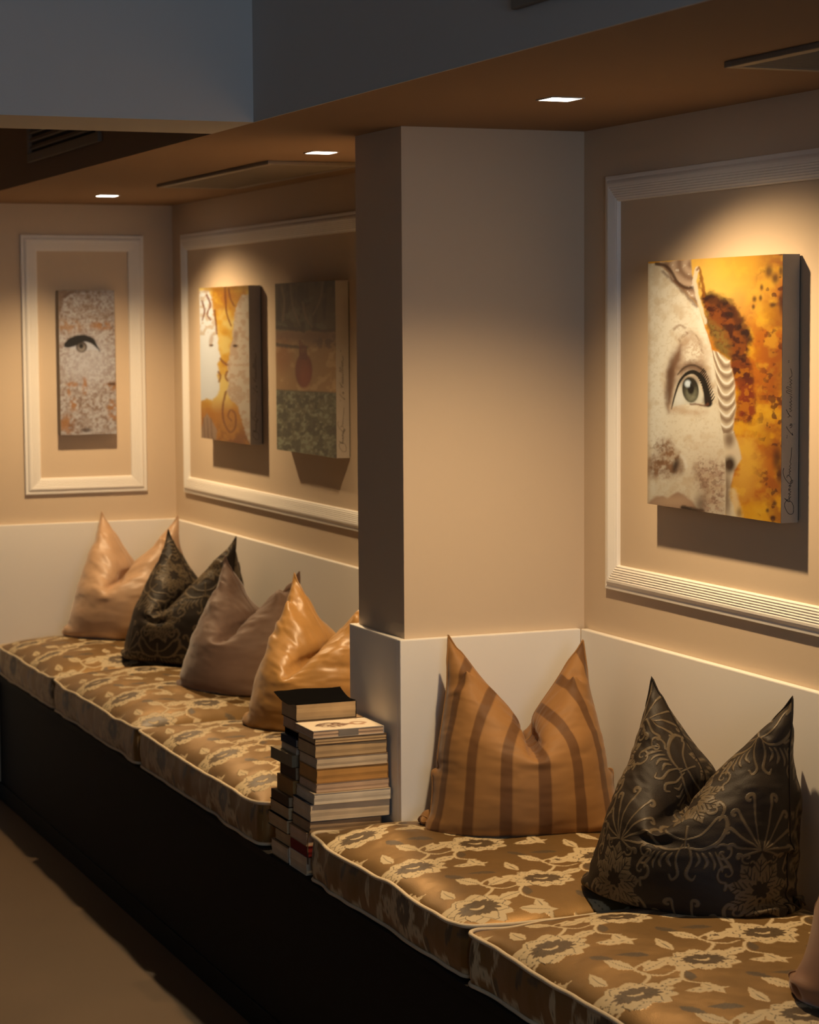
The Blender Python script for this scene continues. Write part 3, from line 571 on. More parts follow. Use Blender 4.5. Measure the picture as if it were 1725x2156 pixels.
def floral_tile():
    T = Tile(.63, .36, 1250); rng = np.random.default_rng(5)
    for k in range(3):
        cx, cy = .105+.21*k, .09+.12*k
        # trailing stems and leaves first, bloom on top
        T.stroke(0, [(cx+.03, cy+.04), (cx+.075, cy+.085), (cx+.07, cy+.135), (cx+.12, cy+.165)], .0045, .003)
        T.stroke(0, [(cx-.03, cy-.03), (cx-.075, cy-.055), (cx-.09, cy-.10), (cx-.06, cy-.135)], .0045, .003)
        T.stroke(0, [(cx+.07, cy+.10), (cx+.10, cy+.075), (cx+.135, cy+.085)], .004, .002)
        leaf(T, 0, cx+.078, cy+.115, 20, .085, .0145, True, .15); leaf(T, 0, cx+.07, cy+.135, 118, .08, .015, True, -.2)
        leaf(T, 0, cx-.085, cy-.08, 190, .075, .014, True, .2); leaf(T, 0, cx-.07, cy-.125, 262, .07, .013, True, .2)
        leaf(T, 0, cx-.015, cy+.085, 100, .075, .012, True, -.25); leaf(T, 0, cx+.085, cy-.035, -28, .075, .014, True, .25)
        leaf(T, 1, cx-.075, cy+.075, 140, .06, .012, True, .2); leaf(T, 1, cx+.035, cy-.105, -75, .055, .011, True, .15); leaf(T, 1, cx+.13, cy+.02, 60, .05, .009, False, .2)
        # bud with a curl
        T.poly(0, ring(cx-.10, cy+.02, .020, 40, .22, 5, .4)); T.stroke(2, [(cx-.112, cy+.018), (cx-.100, cy+.030), (cx-.090, cy+.020), (cx-.099, cy+.012)], .0012, .0008); T.poly(1, ring(cx-.099, cy+.0205, .0055, 16, .1, 3))
        # bloom: scalloped petals, drawn petal lines, ragged dark heart, pale crescent
        def petal(a, r0, L, wd, rim):
            t = np.linspace(0, 1, 12); hw = wd*np.sin(np.pi*np.clip(t*.88+.06, 0, 1)**.85); xx = r0+L*t
            P = np.concatenate([np.stack([xx, hw], 1), np.array([(r0+L*1.02, wd*.30), (r0+L*.96, 0), (r0+L*1.02, -wd*.30)]), np.stack([xx, -hw], 1)[::-1]])
            R = np.array(((math.cos(a), -math.sin(a)), (math.sin(a), math.cos(a)))); P = (P@R.T)*(1, .93)+(cx, cy); T.poly(0, P)
            if rim: T.stroke(2, [tuple(q) for q in P[4:-4:2]], .0008, .0008)
        for j in range(10): petal(2*np.pi*j/10+rng.normal(0, .08), .030, .052+rng.normal(0, .005), .0235, False)
        for j in range(8): petal(2*np.pi*j/8+.3+rng.normal(0, .10), .022, .043+rng.normal(0, .004), .0205, True)
        T.poly(1, ring(cx+.004, cy, .040, 90, .22, 13, 0, 1.08, .86, .06, rng))
        for j in range(26):
            a = rng.uniform(0, 6.28); r = .04*math.sqrt(rng.uniform(.1, 1)); T.stroke(2, [(cx+r*math.cos(a), cy+.8*r*math.sin(a)), (cx+r*math.cos(a)+.004, cy+.8*r*math.sin(a)+.003), (cx+r*math.cos(a)+.008, cy+.8*r*math.sin(a))], .0009, .0004)
        T.stroke(0, [(cx-.014, cy+.006), (cx-.004, cy-.006), (cx+.008, cy-.006), (cx+.016, cy+.002)], .002, .002, .0055)
    return T
def damask_tile():
    W_, H_ = .260, .360; T = Tile(W_, H_, 1500)
    def sc(pts, mx, cx, cy): return [(cx+mx*x, cy+y) for x, y in pts]
    def spiral(x, y, r, turns, a0, sg, n=16):
        t = np.linspace(0, 1, n); rr = r*(1-.88*t); th = a0+sg*turns*2*np.pi*t; return [(x+q*math.cos(b), y+q*math.sin(b)) for q, b in zip(rr, th)]
    def acanthus(x, y, ang, L, wd, bendv):      # serrated leaf with a dark midrib and side veins
        a = math.radians(ang); t = np.linspace(0, 1, 40); cxv = L*t; cyv = bendv*L*t*t
        hw = wd*np.sin(np.pi*np.clip(t, 0, 1)**.72)*(.80+.28*np.abs(np.sin(t*5.5*np.pi)))
        P = np.concatenate([np.stack([cxv, cyv+hw], 1), np.stack([cxv, cyv-hw], 1)[::-1][1:-1]])
        R = np.array(((math.cos(a), -math.sin(a)), (math.sin(a), math.cos(a)))); T.poly(0, P@R.T+(x, y))
        for q0 in (.28, .45, .62, .78):
            for s_ in (1, -1):
                v = np.array([(L*(q0-.12), bendv*L*(q0-.12)**2), (L*q0, bendv*L*q0**2+s_*wd*.35), (L*(q0+.10), bendv*L*(q0+.1)**2+s_*wd*.62)])@R.T+(x, y)
                T.stroke(1, [tuple(k) for k in v], .0007, .0004)
        v = np.stack([cxv, cyv], 1)[2:34:6]@R.T+(x, y); T.stroke(1, [tuple(k) for k in v], .0010, .0005)
    for ox, oy in ((.065, .09), (.195, .27)):
        for mx in (1, -1):
            for i, l in enumerate((.092, .078, .064, .050, .036)):   # plumes fanning up and out, each ending in a small curl
                a = math.radians(80-24*i); ex, ey = l*math.cos(a), l*math.sin(a); r = .0085-.0009*i
                T.stroke(0, sc([(.002, .0), (.002+ex*.42+.004, ey*.52), (.002+ex*.85, ey*.92)]+spiral(.002+ex+r*.6, ey-r*.2, r, .75, 2.4, -1, 8), mx, ox, oy+.078), .0010, .0012, .0034)
            T.stroke(0, sc([(.0, -.080), (.026, -.072), (.048, -.046)]+spiral(.044, -.026, .021, 1.3, -.9, 1), mx, ox, oy), .0015, .0013, .0034)
            T.stroke(0, sc([(.0, -.094), (.030, -.098), (.056, -.084), (.068, -.060), (.063, -.042), (.054, -.048)], mx, ox, oy), .0014, .0020, .0032)
            T.stroke(0, sc([(.045, -.092)]+spiral(.064, -.106, .017, 1.2, 2.4, -1), mx, ox, oy), .0022, .0012)
            T.stroke(0, sc([(.060, .012)]+spiral(.058, .040, .017, 1.2, -1.5, 1), mx, ox, oy), .0024, .0012)
            T.stroke(0, sc([(.010, .055)]+spiral(.026, .066, .011, 1.1, -2.5, 1), mx, ox, oy), .0018, .0010)
            for i in range(5): T.stroke(0, sc([(.020+.010*i, -.104), (.027+.012*i, -.116-.003*i), (.020+.015*i, -.128-.003*i)], mx, ox, oy), .0007, .0006, .0026)
            T.stroke(0, sc([(.004, -.088), (.012, -.115), (.006, -.140), (.016, -.150), (.022, -.142)], mx, ox, oy), .001, .0016, .0026)
        for k in range(9): acanthus(ox, oy+.004, 90+40*k, .062 if k else .070, .0200, .10*(-1 if 0 < k < 5 else (1 if k > 4 else 0)))
        T.poly(1, ring(ox, oy+.008, .0135, 60, .5, 7, .2)); T.poly(0, ring(ox, oy-.010, .0065, 30, .3, 5, .2)); T.poly(1, ring(ox, oy-.011, .0028, 20, .2, 3))
        T.stroke(0, [(ox, oy-.055), (ox, oy-.075), (ox, oy-.096)], .002, .001)
    return T
FLORAL = floral_tile(); DAMASK = damask_tile()
# ------------------------------------------------------------------ seat cushions
M['floral'] = fabric('floral_brocade', (.245, .140, .043), (.53, .415, .24), (.095, .060, .025), .44, .62, .05, .55, .10, metal=.55, spec=.5)
M['piping'] = plain('cord_piping', (.60, .49, .33), .6, .08, 60, bump=.3, bscale=500, sheen=.1)
def seat_cushion(y0, y1, label, seed, n=200, x0=1.882, x1=XW-.024, z0=ZB, zt=.621, crown=.046):
    rng = np.random.default_rng(seed); cx, cy = (x0+x1)/2, (y0+y1)/2; hx, hy = (x1-x0)/2, (y1-y0)/2; rc = .030
    root = tag(empty('seat_cushion', (cx, cy, z0)), label, 'cushion', 'floral box cushions along the bench'); H = zt-z0
    def place(U, V):
        px, py = U*hx, V*hy; ax, ay = np.abs(px)-(hx-rc), np.abs(py)-(hy-rc); c = (ax > 0) & (ay > 0)
        a, b = np.clip(ax/rc, 0, 1), np.clip(ay/rc, 0, 1)
        px = np.where(c, np.sign(px)*(hx-rc+rc*a*np.sqrt(1-b*b/2)), px); py = np.where(c, np.sign(py)*(hy-rc+rc*b*np.sqrt(1-a*a/2)), py)
        return px, py
    s1, s2 = seed*3.1, seed*7.7
    def wob(px, py, k):   # gentle waviness shared by cover and cords
        q = (fbm(px*6+s1+k, py*6+s2, 3, 2)-.5)
        e = np.minimum(hx-np.abs(px), hy-np.abs(py)); corner = np.exp(-(((hx-np.abs(px))/.07)**2+((hy-np.abs(py))/.07)**2))
        return .016*q, .012*(fbm(px*7+s2+k, py*7+s1, 4, 2)-.5), corner
    U, V = np.meshgrid(np.sin(np.linspace(-1, 1, n)*np.pi/2*.93)/math.sin(np.pi/2*.93), np.sin(np.linspace(-1, 1, n)*np.pi/2*.93)/math.sin(np.pi/2*.93))
    px, py = place(U, V); dz, dn, co = wob(px, py, 0)
    prof = lambda t: np.clip(1-np.abs(t)**4.5, 0, 1)**.62
    z = H + dz + crown*prof(U)*prof(V)*(.9+.2*fbm(px*3+s1, py*3+s2, 8, 3)) + .004*co - .012*(1-prof(U)*prof(V))*0
    z += .006*(fbm(px*13+s2, py*13, 12, 3)-.5)*prof(U)*prof(V)
    edge = 1-np.minimum(1, (1-np.maximum(np.abs(U), np.abs(V)))*10)
    px2 = px*(1+edge*dn/hx); py2 = py*(1+edge*dn/hy)
    Vt = np.stack([px2, py2, z], -1).reshape(-1, 3)
    ptx, pty = px+cx-2.155, py+cy-4.82
    pat = FLORAL.sample(ptx+.105, pty+.09).reshape(-1, 3)
    # perimeter ring of the top, walked round once
    idx = np.arange(n*n).reshape(n, n)
    ringi = np.concatenate([idx[0, :-1], idx[:-1, -1], idx[-1, :0:-1], idx[:0:-1, 0]])
    R = Vt[ringi]; m = len(R); rows = 12
    ctr = np.zeros(3); nrm = R.copy(); nrm[:, 2] = 0
    # outward direction from the outline tangent
    Tn = np.roll(R, -1, 0)-np.roll(R, 1, 0); nrm = np.stack([Tn[:, 1], -Tn[:, 0], np.zeros(m)], 1); nrm /= np.linalg.norm(nrm, axis=1)[:, None]+1e-9
    arc = np.concatenate([[0], np.cumsum(np.linalg.norm(np.diff(R, axis=0), axis=1))])
    dz2, dn2, _ = wob(R[:, 0], R[:, 1], 31)
    Vs, Ps = [], []
    for r in range(rows):
        q = r/(rows-1); zz = R[:, 2]*(1-q)+(.006+np.maximum(dz2*.3, -.004))*q
        bul = .006*math.sin(math.pi*q) + .005*(fbm(arc*22+seed, np.full(m, q*2.), 5, 3)-.5)*math.sin(math.pi*q)
        P = R[:, :2]+nrm[:, :2]*(bul+dn2*q)[:, None]; Vs.append(np.stack([P[:, 0], P[:, 1], zz], 1))
        Ps.append(FLORAL.sample(arc+seed*.13, q*H*np.ones(m)+.05))
    Vs = np.concatenate(Vs); Ps = np.concatenate(Ps)
    off = len(Vt); j = np.arange(m); j2 = (j+1) % m; Q2 = []
    for r in range(rows-1):
        a, b = off+r*m, off+(r+1)*m; Q2.append(np.stack([a+j, b+j, b+j2, a+j2], 1))
    bc = off+len(Vs); Vb = np.array([[0, 0, .006]]);
    Qa = np.concatenate([grid_q(n, n)]+Q2)
    me = mesh_np('cover', np.concatenate([Vt, Vs]), Qa, True, {'pat': np.concatenate([pat, Ps])})
    cov = link('cover', me, M['floral'], root)
    top = R+nrm*.0045+np.array((0, 0, .003)); bot = Vs[-m:]+nrm*.002; bot[:, 2] = np.maximum(bot[:, 2], .0055)
    st2 = max(1, m//260)
    tube('top_piping', top[::st2], .0052, M['piping'], root, 8, True); tube('bottom_piping', bot[::st2], .0045, M['piping'], root, 8, True)
    return root
seat_cushion(3.15, 4.233, 'floral box cushion at the lower right corner, nearest of all', 1, 330)
seat_cushion(4.258, 5.218, 'floral box cushion under the striped pillow, beside the book stacks', 2, 330)
seat_cushion(5.606, 6.800, 'floral box cushion behind the book stacks', 3, 230, crown=.056)
seat_cushion(6.828, 7.938, 'floral box cushion in the middle of the far alcove', 4, 210, crown=.058)
seat_cushion(7.966, 8.880, 'floral box cushion against the far wall', 5, 180, crown=.060)

# ------------------------------------------------------------------ pillows: two sewn sheets filled, stood up and chopped
def sim_pillow(s=.5, N=28, seed=1, lean=.22, chop_x=0., chop_z=.26, chop_r=.03, chop_tilt=0., press=3., press_end=1.6, dive=0., chop_y=0.,
               ear_l=(-.13, .12, .41), ear_r=(.13, .12, .40), foot=.225, steps=165, back=0., wr=2., bend=.02, iters=4, chop_front=-1., foot_y=0., ear_in=4, ear_t=.035, tip=.05, side=0., side_y=.02, wind=0., sag=1.5):
    rng = np.random.default_rng(seed); n1 = N+1
    F = np.arange(n1*n1).reshape(n1, n1); B = np.full((n1, n1), -1)
    B[0, :] = F[0, :]; B[-1, :] = F[-1, :]; B[:, 0] = F[:, 0]; B[:, -1] = F[:, -1]
    B[1:-1, 1:-1] = n1*n1+np.arange((N-1)**2).reshape(N-1, N-1)
    nv = n1*n1+(N-1)**2; L = s/N
    gu, gv = np.meshgrid(np.linspace(-.5, .5, n1)*s, np.linspace(0, 1, n1)*s); X = np.zeros((nv, 3))
    bul = (1-(2*gu/s)**2)*(1-(2*gv/s-1)**2)*.03
    for A, sg in ((F, -1), (B, 1)):
        X[A.ravel(), 0] = gu.ravel()*.96; X[A.ravel(), 1] = (sg*bul).ravel(); X[A.ravel(), 2] = gv.ravel()*.96+.004
    X[:, 1] += math.tan(lean)*X[:, 2]; X += rng.normal(0, .0012*wr, X.shape)
    bat = []
    def add(a, b, l, k): bat.append((a.ravel(), b.ravel(), l, k))
    for A in (F, B):
        lo, hi = (0, n1) if A is F else (1, N)
        for c in (0, 1):
            add(A[lo:hi, c:-1:2], A[lo:hi, c+1::2], L, 1.); add(A[c:-1:2, lo:hi], A[c+1::2, lo:hi], L, 1.)
            add(A[:-1, c:-1:2], A[1:, c+1::2], L*2**.5, .35); add(A[:-1, c+1::2], A[1:, c:-1:2], L*2**.5, .35)
        for c in (0, 2):
            ii = np.array([i for i in range(n1-2) if i % 4 in (c, c+1)])
            add(A[lo:hi][:, ii], A[lo:hi][:, ii+2], 2*L, bend); add(A[ii][:, lo:hi], A[ii+2][:, lo:hi], 2*L, bend)
    V = np.zeros_like(X); dt = 1/60; Mm = L*L
    el, er = np.array(ear_l), np.array(ear_r)
    ei = ear_in
    pins = [(A[-1-ei, i], e+np.array((0, sy, 0))) for A, sy in ((F, -ear_t), (B, ear_t)) for i, e in ((ei, el), (-1-ei, er))]
    if tip: pins += [(F[-1, 0], el+np.array((-.5*tip, .015, tip))), (F[-1, -1], er+np.array((.5*tip, .015, tip)))]
    pins += [(F[0, 0], np.array((-foot, foot_y, .008))), (F[0, -1], np.array((foot, foot_y, .008)))]
    if side: pins += [(F[int(round(sv*N)), i], np.array((sg*side, side_y, sz))) for i, sg in ((0, -1), (-1, 1)) for sv, sz in ((.45, .222),)]
    pi_ = np.array([p[0] for p in pins]); pt = np.array([p[1] for p in pins]); pk = np.full((len(pins), 1), .3); pk[-2:] = .07 if side else .3
    def norm(A):
        P = X[A]; return np.cross(np.gradient(P, axis=1), np.gradient(P, axis=0))
    for st_ in range(steps):
        t = st_/steps; p = press if t < .35 else press+(press_end-press)*min(1, (t-.35)/.3)
        f = np.zeros_like(X); f[:, 2] -= sag
        if wind and t > .45: f[:, 1] += wind*sstep(chop_z-.03, chop_z+.10, X[:, 2])*np.exp(-((X[:, 0]-chop_x)/.13)**2)
        f[F[1:-1, 1:-1].ravel()] += p*4*norm(F)[1:-1, 1:-1].reshape(-1, 3)/Mm
        f[B[1:-1, 1:-1].ravel()] -= p*4*norm(B)[1:-1, 1:-1].reshape(-1, 3)/Mm
        V = (V+dt*f)*.93; Xo = X.copy(); X = X+V*dt
        q = min(1, max(0, (t-.3)/.45)); q = q*q*(3-2*q); cz = s*1.1+(chop_z-s*1.1)*q
        for it in range(iters):
            for a, b, l, k in bat:
                d = X[b]-X[a]; e = k*.5*(1-l/(np.sqrt(np.einsum('ij,ij->i', d, d))+1e-9))
                if k < .1: e = np.minimum(e, 0)
                d *= e[:, None]; X[a] += d; X[b] -= d
            X[pi_] += (pt-X[pi_])*pk
            ax = X[:, 0]-chop_x-chop_tilt*(X[:, 2]-cz); az = X[:, 2]-(cz+dive*(X[:, 1]-chop_y)); r = np.sqrt(ax*ax+az*az)+1e-9; ins = (r < chop_r) & (X[:, 1] > chop_front+math.tan(lean)*X[:, 2])
            X[ins, 0] += (ax/r*(chop_r-r))[ins]; X[ins, 2] += (az/r*(chop_r-r))[ins]
            X[:, 2] = np.maximum(X[:, 2], 0); X[:, 1] = np.minimum(X[:, 1], .11+back+math.tan(lean)*X[:, 2])
        V = (X-Xo)/dt; g = X[:, 2] < .002; V[g, :2] *= .3
    return X[F], X[B]
def upsample(P, n):
    def up(P):
        a = P.shape[0]; t = np.linspace(0, a-1, n); i = np.minimum(t.astype(int), a-2); f = (t-i)[:, None, None]
        g = lambda k: P[np.clip(k, 0, a-1)]
        p0, p1, p2, p3 = g(i-1), g(i), g(i+1), g(i+2)
        return .5*((2*p1)+(-p0+p2)*f+(2*p0-5*p1+4*p2-p3)*f*f+(-p0+3*p1-3*p2+p3)*f**3)
    return up(up(P).transpose(1, 0, 2)).transpose(1, 0, 2)
def pat_none(u, v): return np.zeros(u.shape+(3,))
def pat_stripe(u, v):                    # broad satin stripes woven down the cover
    a = np.zeros(u.shape+(3,)); d = np.abs(((u*.5+.0185+.035) % .073)-.035); a[..., 1] = 1-sstep(.0105, .0125, d); return a
def pat_damask(ox, oy, k=1.):
    return lambda u, v: DAMASK.sample(u*.5*k+ox, v*.5*k+oy)
def pillow(loc, rz, label, mat, seam_mat, pat, n=150, nb=60, scale=1., crinkle=.004, **kw):
    a, b = sim_pillow(**kw); root = tag(empty('throw_pillow', loc, math.radians(rz)), label, 'pillow', 'square throw pillows propped along the bench'); root.scale = (scale,)*3
    s = kw.get('seed', 1)
    Vs, Qs, As, off = [], [], [], 0
    for P, m, fl in ((a, n, False), (b, nb, True)):
        D = upsample(P, m); u, v = np.meshgrid(np.linspace(0, 1, m), np.linspace(0, 1, m))
        nn = np.cross(np.gradient(D, axis=1), np.gradient(D, axis=0)); nn /= np.linalg.norm(nn, axis=2)[..., None]+1e-9
        e = (np.minimum(np.minimum(u, 1-u), np.minimum(v, 1-v))*12).clip(0, 1)
        w = (fbm(u*5+s*3.7+1.2*fbm(u*3, v*3, s), v*13+s, 20+s, 3)-.5)*(.4+.9*sstep(.35, .8, v)) + .6*(fbm(u*16+s, v*5, 40+s, 2)-.5)*sstep(.25, .02, v)
        D = D+nn*((w*crinkle*2*e)[..., None]*(1 if not fl else -1)); D[..., 2] = np.maximum(D[..., 2], .0005)
        Vs.append(D.reshape(-1, 3)); Qs.append(grid_q(m, m, off, fl)); As.append(pat(u if not fl else u+.31, v).reshape(-1, 3)); off += m*m
        if not fl: E_D = D
    cov = link('cover', mesh_np('cover', np.concatenate(Vs), np.concatenate(Qs), True, {'pat': np.concatenate(As)}), mat, root)
    k = max(1, n//75); rg = np.concatenate([E_D[0, :-1:k], E_D[:-1:k, -1], E_D[-1, :0:-k], E_D[:0:-k, 0]])
    tube('edge_seam', rg, .0022, seam_mat, root, 6, True)
    return root
M['stripe'] = fabric('striped_satin', (.29, .145, .048), (.29, .145, .048), (.135, .062, .022), .62, .6, .15, .12, .08, spec=.25)
M['damask'] = fabric('dark_damask', (.022, .0145, .009), (.125, .090, .050), (.020, .013, .008), .60, .46, .0, .8, .1, spec=.25)
M['goldpink'] = fabric('rose_gold_velvet', (.46, .29, .17), (.5, .3, .2), (.2, .1, .05), .46, .4, .25, .1, .30)
M['mauve'] = fabric('mauve_velvet', (.175, .110, .080), (.2, .1, .1), (.1, .05, .05), .60, .5, .35, .1, .25, spec=.25)
M['gold'] = fabric('gold_satin', (.38, .205, .062), (.5, .3, .1), (.2, .1, .05), .40, .4, .15, .1, .30)
M['rust'] = fabric('rust_velvet', (.24, .11, .05), (.3, .1, .06), (.1, .05, .03), .6, .5, .3, .1, .15)
ZS = .664      # seat level under the pillows
PK = dict(s=.565, N=30, lean=.05, foot_y=.02, press=2.0, press_end=1.0, bend=.006, wr=4, dive=.15, wind=0, sag=2, chop_z=.21, chop_r=.02, foot=.235, ear_in=4, ear_t=.06, tip=.085, side=.226)
def pl(*a, **k): q = dict(PK); q.update(k); return pillow(*a, **q)
pl((2.370, 5.010, ZS), -18, 'caramel pillow with brown vertical stripes, propped in the pillar corner', M['stripe'], M['stripe'], pat_stripe, 220, 60, 1.02, seed=4, chop_z=.215, dive=.05, chop_x=.01, ear_l=(-.140, .05, .405), ear_r=(.125, .055, .38), chop_tilt=-.1, crinkle=.006)
pl((2.432, 4.215, ZS), -60, 'dark brown damask pillow leaning at the right, nearest full pillow', M['damask'], M['damask'], pat_damask(.02, .10), 340, 80, 1.03, seed=5, chop_z=.205, ear_l=(-.13, .05, .385), ear_r=(.14, .05, .37), crinkle=.006)
pl((2.405, 3.345, ZS), -50, 'rust brown velvet pillow cut off by the right picture edge', M['rust'], M['rust'], pat_none, 90, seed=9, chop_z=.28, N=24, ear_in=3, tip=.07)
pl((2.370, 6.42, ZS+.010), -58, 'shiny gold satin pillow half hidden by the pillar', M['gold'], M['gold'], pat_none, 150, 60, 1.0, seed=11, chop_z=.22, ear_l=(-.13, .05, .41), ear_r=(.13, .05, .37), crinkle=.010)
pl((2.390, 7.22, ZS+.012), -58, 'mauve velvet pillow between the gold satin and dark damask ones', M['mauve'], M['mauve'], pat_none, 130, 60, .98, seed=13, chop_z=.22, chop_x=.02, ear_l=(-.12, .05, .39), ear_r=(.14, .05, .35), crinkle=.008)
pl((2.405, 7.95, ZS+.014), -58, 'dark damask pillow in the far alcove, behind the mauve one', M['damask'], M['damask'], pat_damask(.05, .2), 170, 60, 1.03, seed=15, chop_z=.21, ear_l=(-.12, .05, .40), ear_r=(.13, .05, .385))
pl((2.370, 8.64, ZS+.016), -44, 'pale rose gold pillow in the far corner', M['goldpink'], M['goldpink'], pat_none, 120, 60, 1.07, seed=17, chop_z=.22, ear_l=(-.12, .05, .40), ear_r=(.13, .05, .39), crinkle=.007)
# ------------------------------------------------------------------ two stacks of old paperbacks in the gap between the cushions
def page_mat(name, col, streak=60.):
    m = bpy.data.materials.new(name); nt, p = nodes(m)
    tc = nt.nodes.new('ShaderNodeTexCoord'); mp = nt.nodes.new('ShaderNodeMapping'); mp.inputs['Scale'].default_value = (4, 4, 900)
    nz = nt.nodes.new('ShaderNodeTexNoise'); nz.inputs['Scale'].default_value = 1.; nz.inputs['Detail'].default_value = 3
    nt.links.new(tc.outputs['Object'], mp.inputs['Vector']); nt.links.new(mp.outputs[0], nz.inputs['Vector'])
    n2 = nt.nodes.new('ShaderNodeTexNoise'); n2.inputs['Scale'].default_value = 14
    nt.links.new(tc.outputs['Object'], n2.inputs['Vector'])
    ad = nt.nodes.new('ShaderNodeMath'); ad.operation = 'ADD'; nt.links.new(nz.outputs['Fac'], ad.inputs[0]); nt.links.new(n2.outputs['Fac'], ad.inputs[1])
    r = nt.nodes.new('ShaderNodeValToRGB'); r.color_ramp.elements[0].position = .75/2; r.color_ramp.elements[1].position = .62
    hf = nt.nodes.new('ShaderNodeMath'); hf.operation = 'MULTIPLY'; hf.inputs[1].default_value = .5
    nt.links.new(ad.outputs[0], hf.inputs[0]); nt.links.new(hf.outputs[0], r.inputs[0])
    r.color_ramp.elements[0].color = (*[c*.72 for c in col], 1); r.color_ramp.elements[1].color = (*col, 1)
    nt.links.new(r.outputs[0], p.inputs['Base Color']); p.inputs['Roughness'].default_value = .85
    b = nt.nodes.new('ShaderNodeBump'); b.inputs['Strength'].default_value = .5; b.inputs['Distance'].default_value = .0008
    nt.links.new(nz.outputs['Fac'], b.inputs['Height']); nt.links.new(b.outputs['Normal'], p.inputs['Normal'])
    return m
PG = {'tan': (.60, .41, .21), 'cream': (.72, .57, .38), 'white': (.78, .68, .52), 'amber': (.60, .31, .085), 'rose': (.66, .46, .30), 'brown': (.44, .29, .155), 'grey': (.56, .46, .34)}
PG = {k: page_mat('pages_'+k, v) for k, v in PG.items()}
CV = {'black': (.006, .0055, .0055), 'navy': (.03, .035, .055), 'tan': (.34, .22, .12), 'white': (.66, .60, .50), 'red': (.19, .020, .016), 'brown': (.11, .065, .035), 'olive': (.26, .20, .12), 'ochre': (.36, .19, .06), 'cream': (.55, .45, .32), 'grey': (.25, .22, .19)}
CV = {k: plain('card_'+k, v, .8, .12, 40, spec=.0 if k == 'black' else .15) for k, v in CV.items()}
def book(x, y, z, lx, ly, h, rz, label, pages, cover, spine='+y', curl=False, art=False, ribbon=False, sticker=False, full=False, grp='old paperbacks stacked between the cushions'):
    """book lying flat, near-left corner at x,y; pages show on every side but the spine"""
    t = tag(empty('paperback_book', (x, y, z), math.radians(rz)), label, 'book', grp); c = .0012; o = .0015
    x0, x1, y0, y1 = o, lx-o, o, ly-o
    if spine == '+y': y1 = ly-c
    elif spine == '+x': x1 = lx-c
    elif spine == '-x': x0 = c
    bm = bmesh.new(); bm_box(bm, x0, x1, y0, y1, c, h-c)
    # slightly bowed page edges
    es = [e for e in bm.edges if abs(e.verts[0].co.z-e.verts[1].co.z) > h*.5]
    bmesh.ops.subdivide_edges(bm, edges=es, cuts=3)
    for v in bm.verts:
        q = (v.co.z-c)/(h-2*c)
        if 0.05 < q < .95: v.co.x += .0009*math.sin(q*9+x*70); v.co.y += .0008*math.cos(q*8+y*50)
    pb = link('page_block', bm_mesh('page_block', bm), CV[cover] if full else PG[pages], t)
    bm = bmesh.new()
    bm_box(bm, 0, lx, 0, ly, 0, c)
    if not curl: bm_box(bm, 0, lx, 0, ly, h-c, h)
    if spine == '+y': bm_box(bm, 0, lx, ly-c, ly, c, h-c)
    elif spine == '+x': bm_box(bm, lx-c, lx, 0, ly, c, h-c)
    else: bm_box(bm, 0, c, 0, ly, c, h-c)
    cv = link('cover', bm_mesh('cover', bm), CV[cover], t)
    if curl:   # dog-eared front cover lifting along the fore edge
        nu, nv = 40, 24; u, v = np.meshgrid(np.linspace(0, 1, nu), np.linspace(0, 1, nv))
        lift = .026*(np.clip(v-.35, 0, 1)**1.6)*1.7*(.55+.45*u) + .010*sstep(.25, 0, u)*(.3+v)*.4
        P = np.stack([-.020+u*(lx+.020), v*ly, h+.0005+lift+.004*np.sin(u*5)*v], -1)
        Q = np.concatenate([P.reshape(-1, 3), (P+np.array((0, 0, .0009))).reshape(-1, 3)])
        q1 = grid_q(nu, nv, 0, True); q2 = grid_q(nu, nv, nu*nv)
        link('curled_cover', mesh_np('curled_cover', Q, np.concatenate([q1, q2])), CV[cover], t)
    if art:    # cover picture: two brown sketch figures on white card
        p = Paint(120, 80, (0, 0), (200, 0), (0, 130), (200, 130)); g = p.n(16, 3)
        p.lay(np.ones_like(g), (.70, .60, .46)); p.lay(p.ell(75, 68, 42, 34, .25)*(.35+.65*sstep(.4, .56, p.n(9, 4))), (.14, .065, .035)); p.lay(p.poly([(95, 50), (140, 68), (98, 92)], 4, 5)*.85, (.16, .07, .04)); p.lay(p.line([(30, 70), (45, 50), (75, 38), (105, 48)], 3, 3, 2, 3), (.08, .04, .025))
        p.lay(p.line(smooth_pts([(130, 72), (150, 84), (172, 70), (165, 52), (145, 50), (138, 64)]), 6, 5, 4, 5)*.8, (.34, .16, .085)); p.lay(p.line([(140, 80), (160, 90)], 4, 3, 4, 4)*.6, (.4, .2, .1))
        V = np.stack([p.u*(lx-.004)+.002, (1-p.v)*(ly-.004)+.002, np.full(p.u.shape, h+.0004)], -1)
        link('cover_picture', mesh_np('cover_picture', V.reshape(-1, 3), grid_q(p.nu, p.nv, flip=True), False, {'print': p.c.reshape(-1, 3)}), M['print'], cv)
    if sticker: box('sticker', lx*.36, lx*.64, -.0002, .0016, c+.001, h-c-.0005, CV['grey'], pb)
    if ribbon:
        P = np.array(smooth_pts([(.004, .0), (-.003, -.001), (-.0055, -.001), (-.006, -.003), (-.006, -.004)], 6)); zz = np.linspace(h*.6, h*.6-.095, len(P)); P3 = np.stack([P[:, 0], P[:, 1]+ly*.02, zz], 1)
        tube('ribbon_marker', P3, .0016, CV['brown'], pb, 6)
    return t
